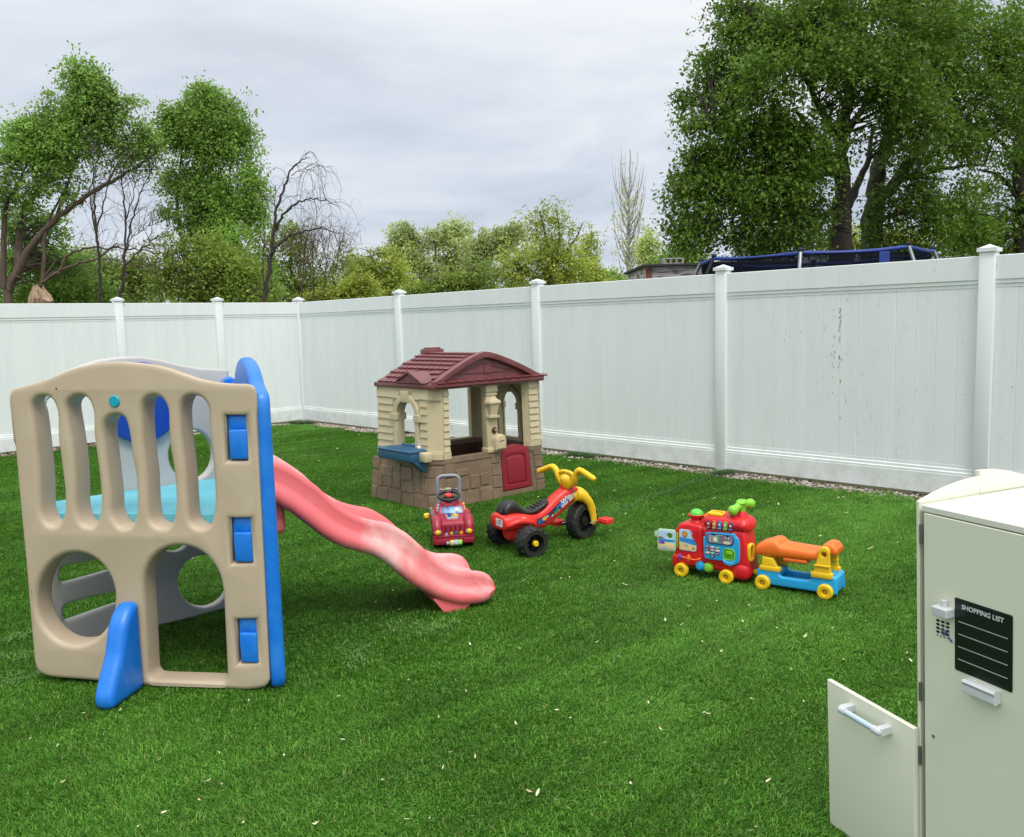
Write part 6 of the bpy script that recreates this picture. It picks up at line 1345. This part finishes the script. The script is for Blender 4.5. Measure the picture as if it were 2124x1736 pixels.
shrub('sunlit light green bush seen between the trunks of the dark trees', 30, [(1780, 500, 60, 36), (1860, 500, 60, 32), (1720, 510, 40, 26), (1940, 500, 60, 34), (2030, 480, 50, 40)], 9000, .2, LF_lime)
# far treeline that reads as one mass, well behind everything
cl = []
for x in range(-150, 2400, 46): cl.append((x, 612+rng.normal(0, 6), 46, 26+8*rng.random(), rng.uniform(-4, 4)))
k = 52/FPX; B3 = [(at(q[0], q[1], 52+q[4]), (q[2]*k, 2.0, q[3]*k), 1) for q in cl]
V, Q, _ = leaves(B3, 30000, .34, .4); tag(fast_mesh('distant_woods', V, Q, LF_olive), 'far belt of green woods along the horizon behind the nearer trees', None, None, 'stuff')

# broken log, shed, blocks, trampoline
M_log = bark_mat('bare_wood', (.27, .19, .12))
lp = at(80, 615, 13.6); root = thing('tree_stump', 'tall broken pale tree stump with splintered top rising behind the left fence', 'tree stump', (lp.x, lp.y, -.03))
b = MB(); rings = []
for i, (z, r_, ox) in enumerate([(0, .22, -.10), (.8, .19, -.07), (1.5, .18, -.03), (1.8, .17, .0), (1.97, .165, .03), (2.08, .14, .06), (2.16, .08, .03)]):
    rings.append([Vector((ox+r_*(1+.08*math.sin(3*a+i))*math.cos(a), r_*(1+.08*math.cos(4*a+i))*math.sin(a), z+(.05*math.sin(5*a+1.3)+.04*math.sin(9*a) if i >= 4 else 0)+(.07*math.cos(a-2.6) if i >= 5 else 0))) for a in np.linspace(0, 2*math.pi, 25)[:-1]])
b.loft(rings); b.build('trunk', M_log, root, 40)
b = MB(); b.tube([(.10, -.06, 1.90), (.17, -.10, 2.00), (.20, -.12, 2.04)], [.085, .085, .08], 12); b.tube([(.02, -.12, 1.82), (.05, -.14, 2.04), (.03, -.11, 2.15)], [.05, .06, .012], 8); b.build('splinter', M_log, root, 30)
sx0 = at(1340, 560, 13.2); sx1 = at(1490, 560, 13.0); zr = at(1340, 549, 13.2).z
m, t, o_ = nt('peeling_boards'); p = N(t, 'ShaderNodeBsdfPrincipled', Roughness=.9); L(t, p.outputs[0], o_.inputs[0]); tc = N(t, 'ShaderNodeTexCoord').outputs['Object']; mp = N(t, 'ShaderNodeMapping'); mp.inputs['Scale'].default_value = (2.2, 2.2, 16); L(t, tc, mp.inputs[0])
L(t, ramp(t, noise(t, 1.4, 8, .7, mp.outputs[0]).outputs[0], [(.36, (.10, .045, .035)), (.44, (.20, .15, .12)), (.5, (.48, .47, .45)), (.7, (.60, .60, .58))]), p.inputs['Base Color']); M_peel = m
shed = thing('shed', 'old flat roofed shed with peeling white boards beside the trampoline', 'shed', (sx0.x, sx0.y, -.03))
b = MB(); Wd = sx1.x-sx0.x+1.2; hgt = zr
for i in range(9): b.box((Wd/2, 1.0-.003*(i % 2), hgt-.13-i*.262), (Wd-.004*i, 2.0, .256), 0, .006, 1)
b.build('wall', M_peel, shed, 0)
b = MB(); b.box((Wd/2, 1.0, hgt+.015), (Wd+.12, 2.2, .035), 0, .004, 1); b.build('roof', mat('tar_roof', (.035, .033, .035), .9, .3), shed, 0)
b = MB(); b.box((.04, -.012, hgt/2), (.09, .03, hgt-.05), 0, .004, 1); b.build('corner_post', mat('rusty_post', (.18, .06, .04), .9, .3), shed, 0)
ck = mat('cinder', (.30, .28, .26), .95, .15, 20, .5, 100)
cp = at(1405, 541, 13.0)
blk = thing('cinder_block', 'grey hollow cinder block lying on the shed roof', 'block', (cp.x, sx0.y+.10, hgt+.0025), .1)
b = MB(); b.plate([rrect(-.16, .16, 0, .095, .003), rrect(-.13, -.055, .02, .075, .003), rrect(-.035, .035, .02, .075, .003), rrect(.055, .13, .02, .075, .003)], .15, .003, 0); b.build('body', ck, blk, 0)
tc_ = at(1684, 530, 11.3); TR = 1.40
tramp = thing('trampoline', 'large round trampoline with blue padded top rail and dark safety net', 'trampoline', (tc_.x, tc_.y, -.03))
M_pad = mat('blue_pad', (.008, .035, .23), .55, .15, 4, .3, 30); M_gal = mat('galvanised', (.25, .27, .29), .4, .1, metallic=.6); M_foam = mat('foam_black', (.012, .012, .014), .8)
m, t, o_ = nt('safety_net'); df = N(t, 'ShaderNodeBsdfDiffuse'); df.inputs[0].default_value = (.008, .010, .016, 1); tp = N(t, 'ShaderNodeBsdfTransparent'); mx = N(t, 'ShaderNodeMixShader'); mx.inputs[0].default_value = .9; L(t, tp.outputs[0], mx.inputs[1]); L(t, df.outputs[0], mx.inputs[2]); L(t, mx.outputs[0], o_.inputs[0]); M_net = m
ztop_t = at(1700, 517, 9.9).z+.03; angs = [R_(a) for a in (-164, -114, -61, -22, 25, 70, 115, 160)]
tops = [Vector((TR*math.cos(a), TR*math.sin(a), ztop_t+rng.normal(0, .012))) for a in angs]
b = MB()
for i in range(8):
    p0, p1 = tops[i], tops[(i+1) % 8]; q = [p0.lerp(p1, f_)+Vector((0, 0, -.03*math.sin(math.pi*f_)))+(p0.lerp(p1, f_)-Vector((0, 0, ztop_t))).normalized()*(.05*math.sin(math.pi*f_)) for f_ in np.linspace(.015, .985, 9)]
    b.tube(q, .024, 8)
b.build('rail_pad', M_pad, tramp, 50)
for i, a in enumerate(angs):
    b = MB(); pt = tops[i]; b.tube([pt+Vector((0, 0, .02)), Vector((pt.x*1.05, pt.y*1.05, ztop_t-.14)), Vector((pt.x*1.08, pt.y*1.08, ztop_t-.22))], .022, 10, 0); b.tube([Vector((pt.x*1.08, pt.y*1.08, ztop_t-.2)), Vector((pt.x*1.10, pt.y*1.10, 0))], .032, 10, 1); b.ell(pt+Vector((0, 0, .03)), (.035, .035, .03), 1); b.build('pole', [M_foam if i == 0 else M_gal, M_foam], tramp, 50)
b = MB(); n_ = 48
rg = [[Vector(((TR-.02-.0*k_)*math.cos(2*math.pi*j/n_), (TR-.02)*math.sin(2*math.pi*j/n_), z)) for j in range(n_)] for k_, z in enumerate((.95, ztop_t-.04))]
b.loft(rg, 0, False); b.build('net', M_net, tramp, 60)
b = MB(); b.lathe([(0, .90), (TR-.2, .90), (TR-.2, .93), (0, .93)], 40); b.build('mat', M_foam, tramp, 30)
b = MB(); b.torus(TR-.05, .10, Matrix.Translation((0, 0, .93)) @ Matrix.Diagonal((1, 1, .4, 1)), 48, 8); b.build('spring_pad', M_pad, tramp, 50)
b = MB(); b.box((.35, -TR*.97, ztop_t-.19), (.12, .01, .30), 0, .003, 1); b.build('entry_strap', M_pad, tramp, 30)
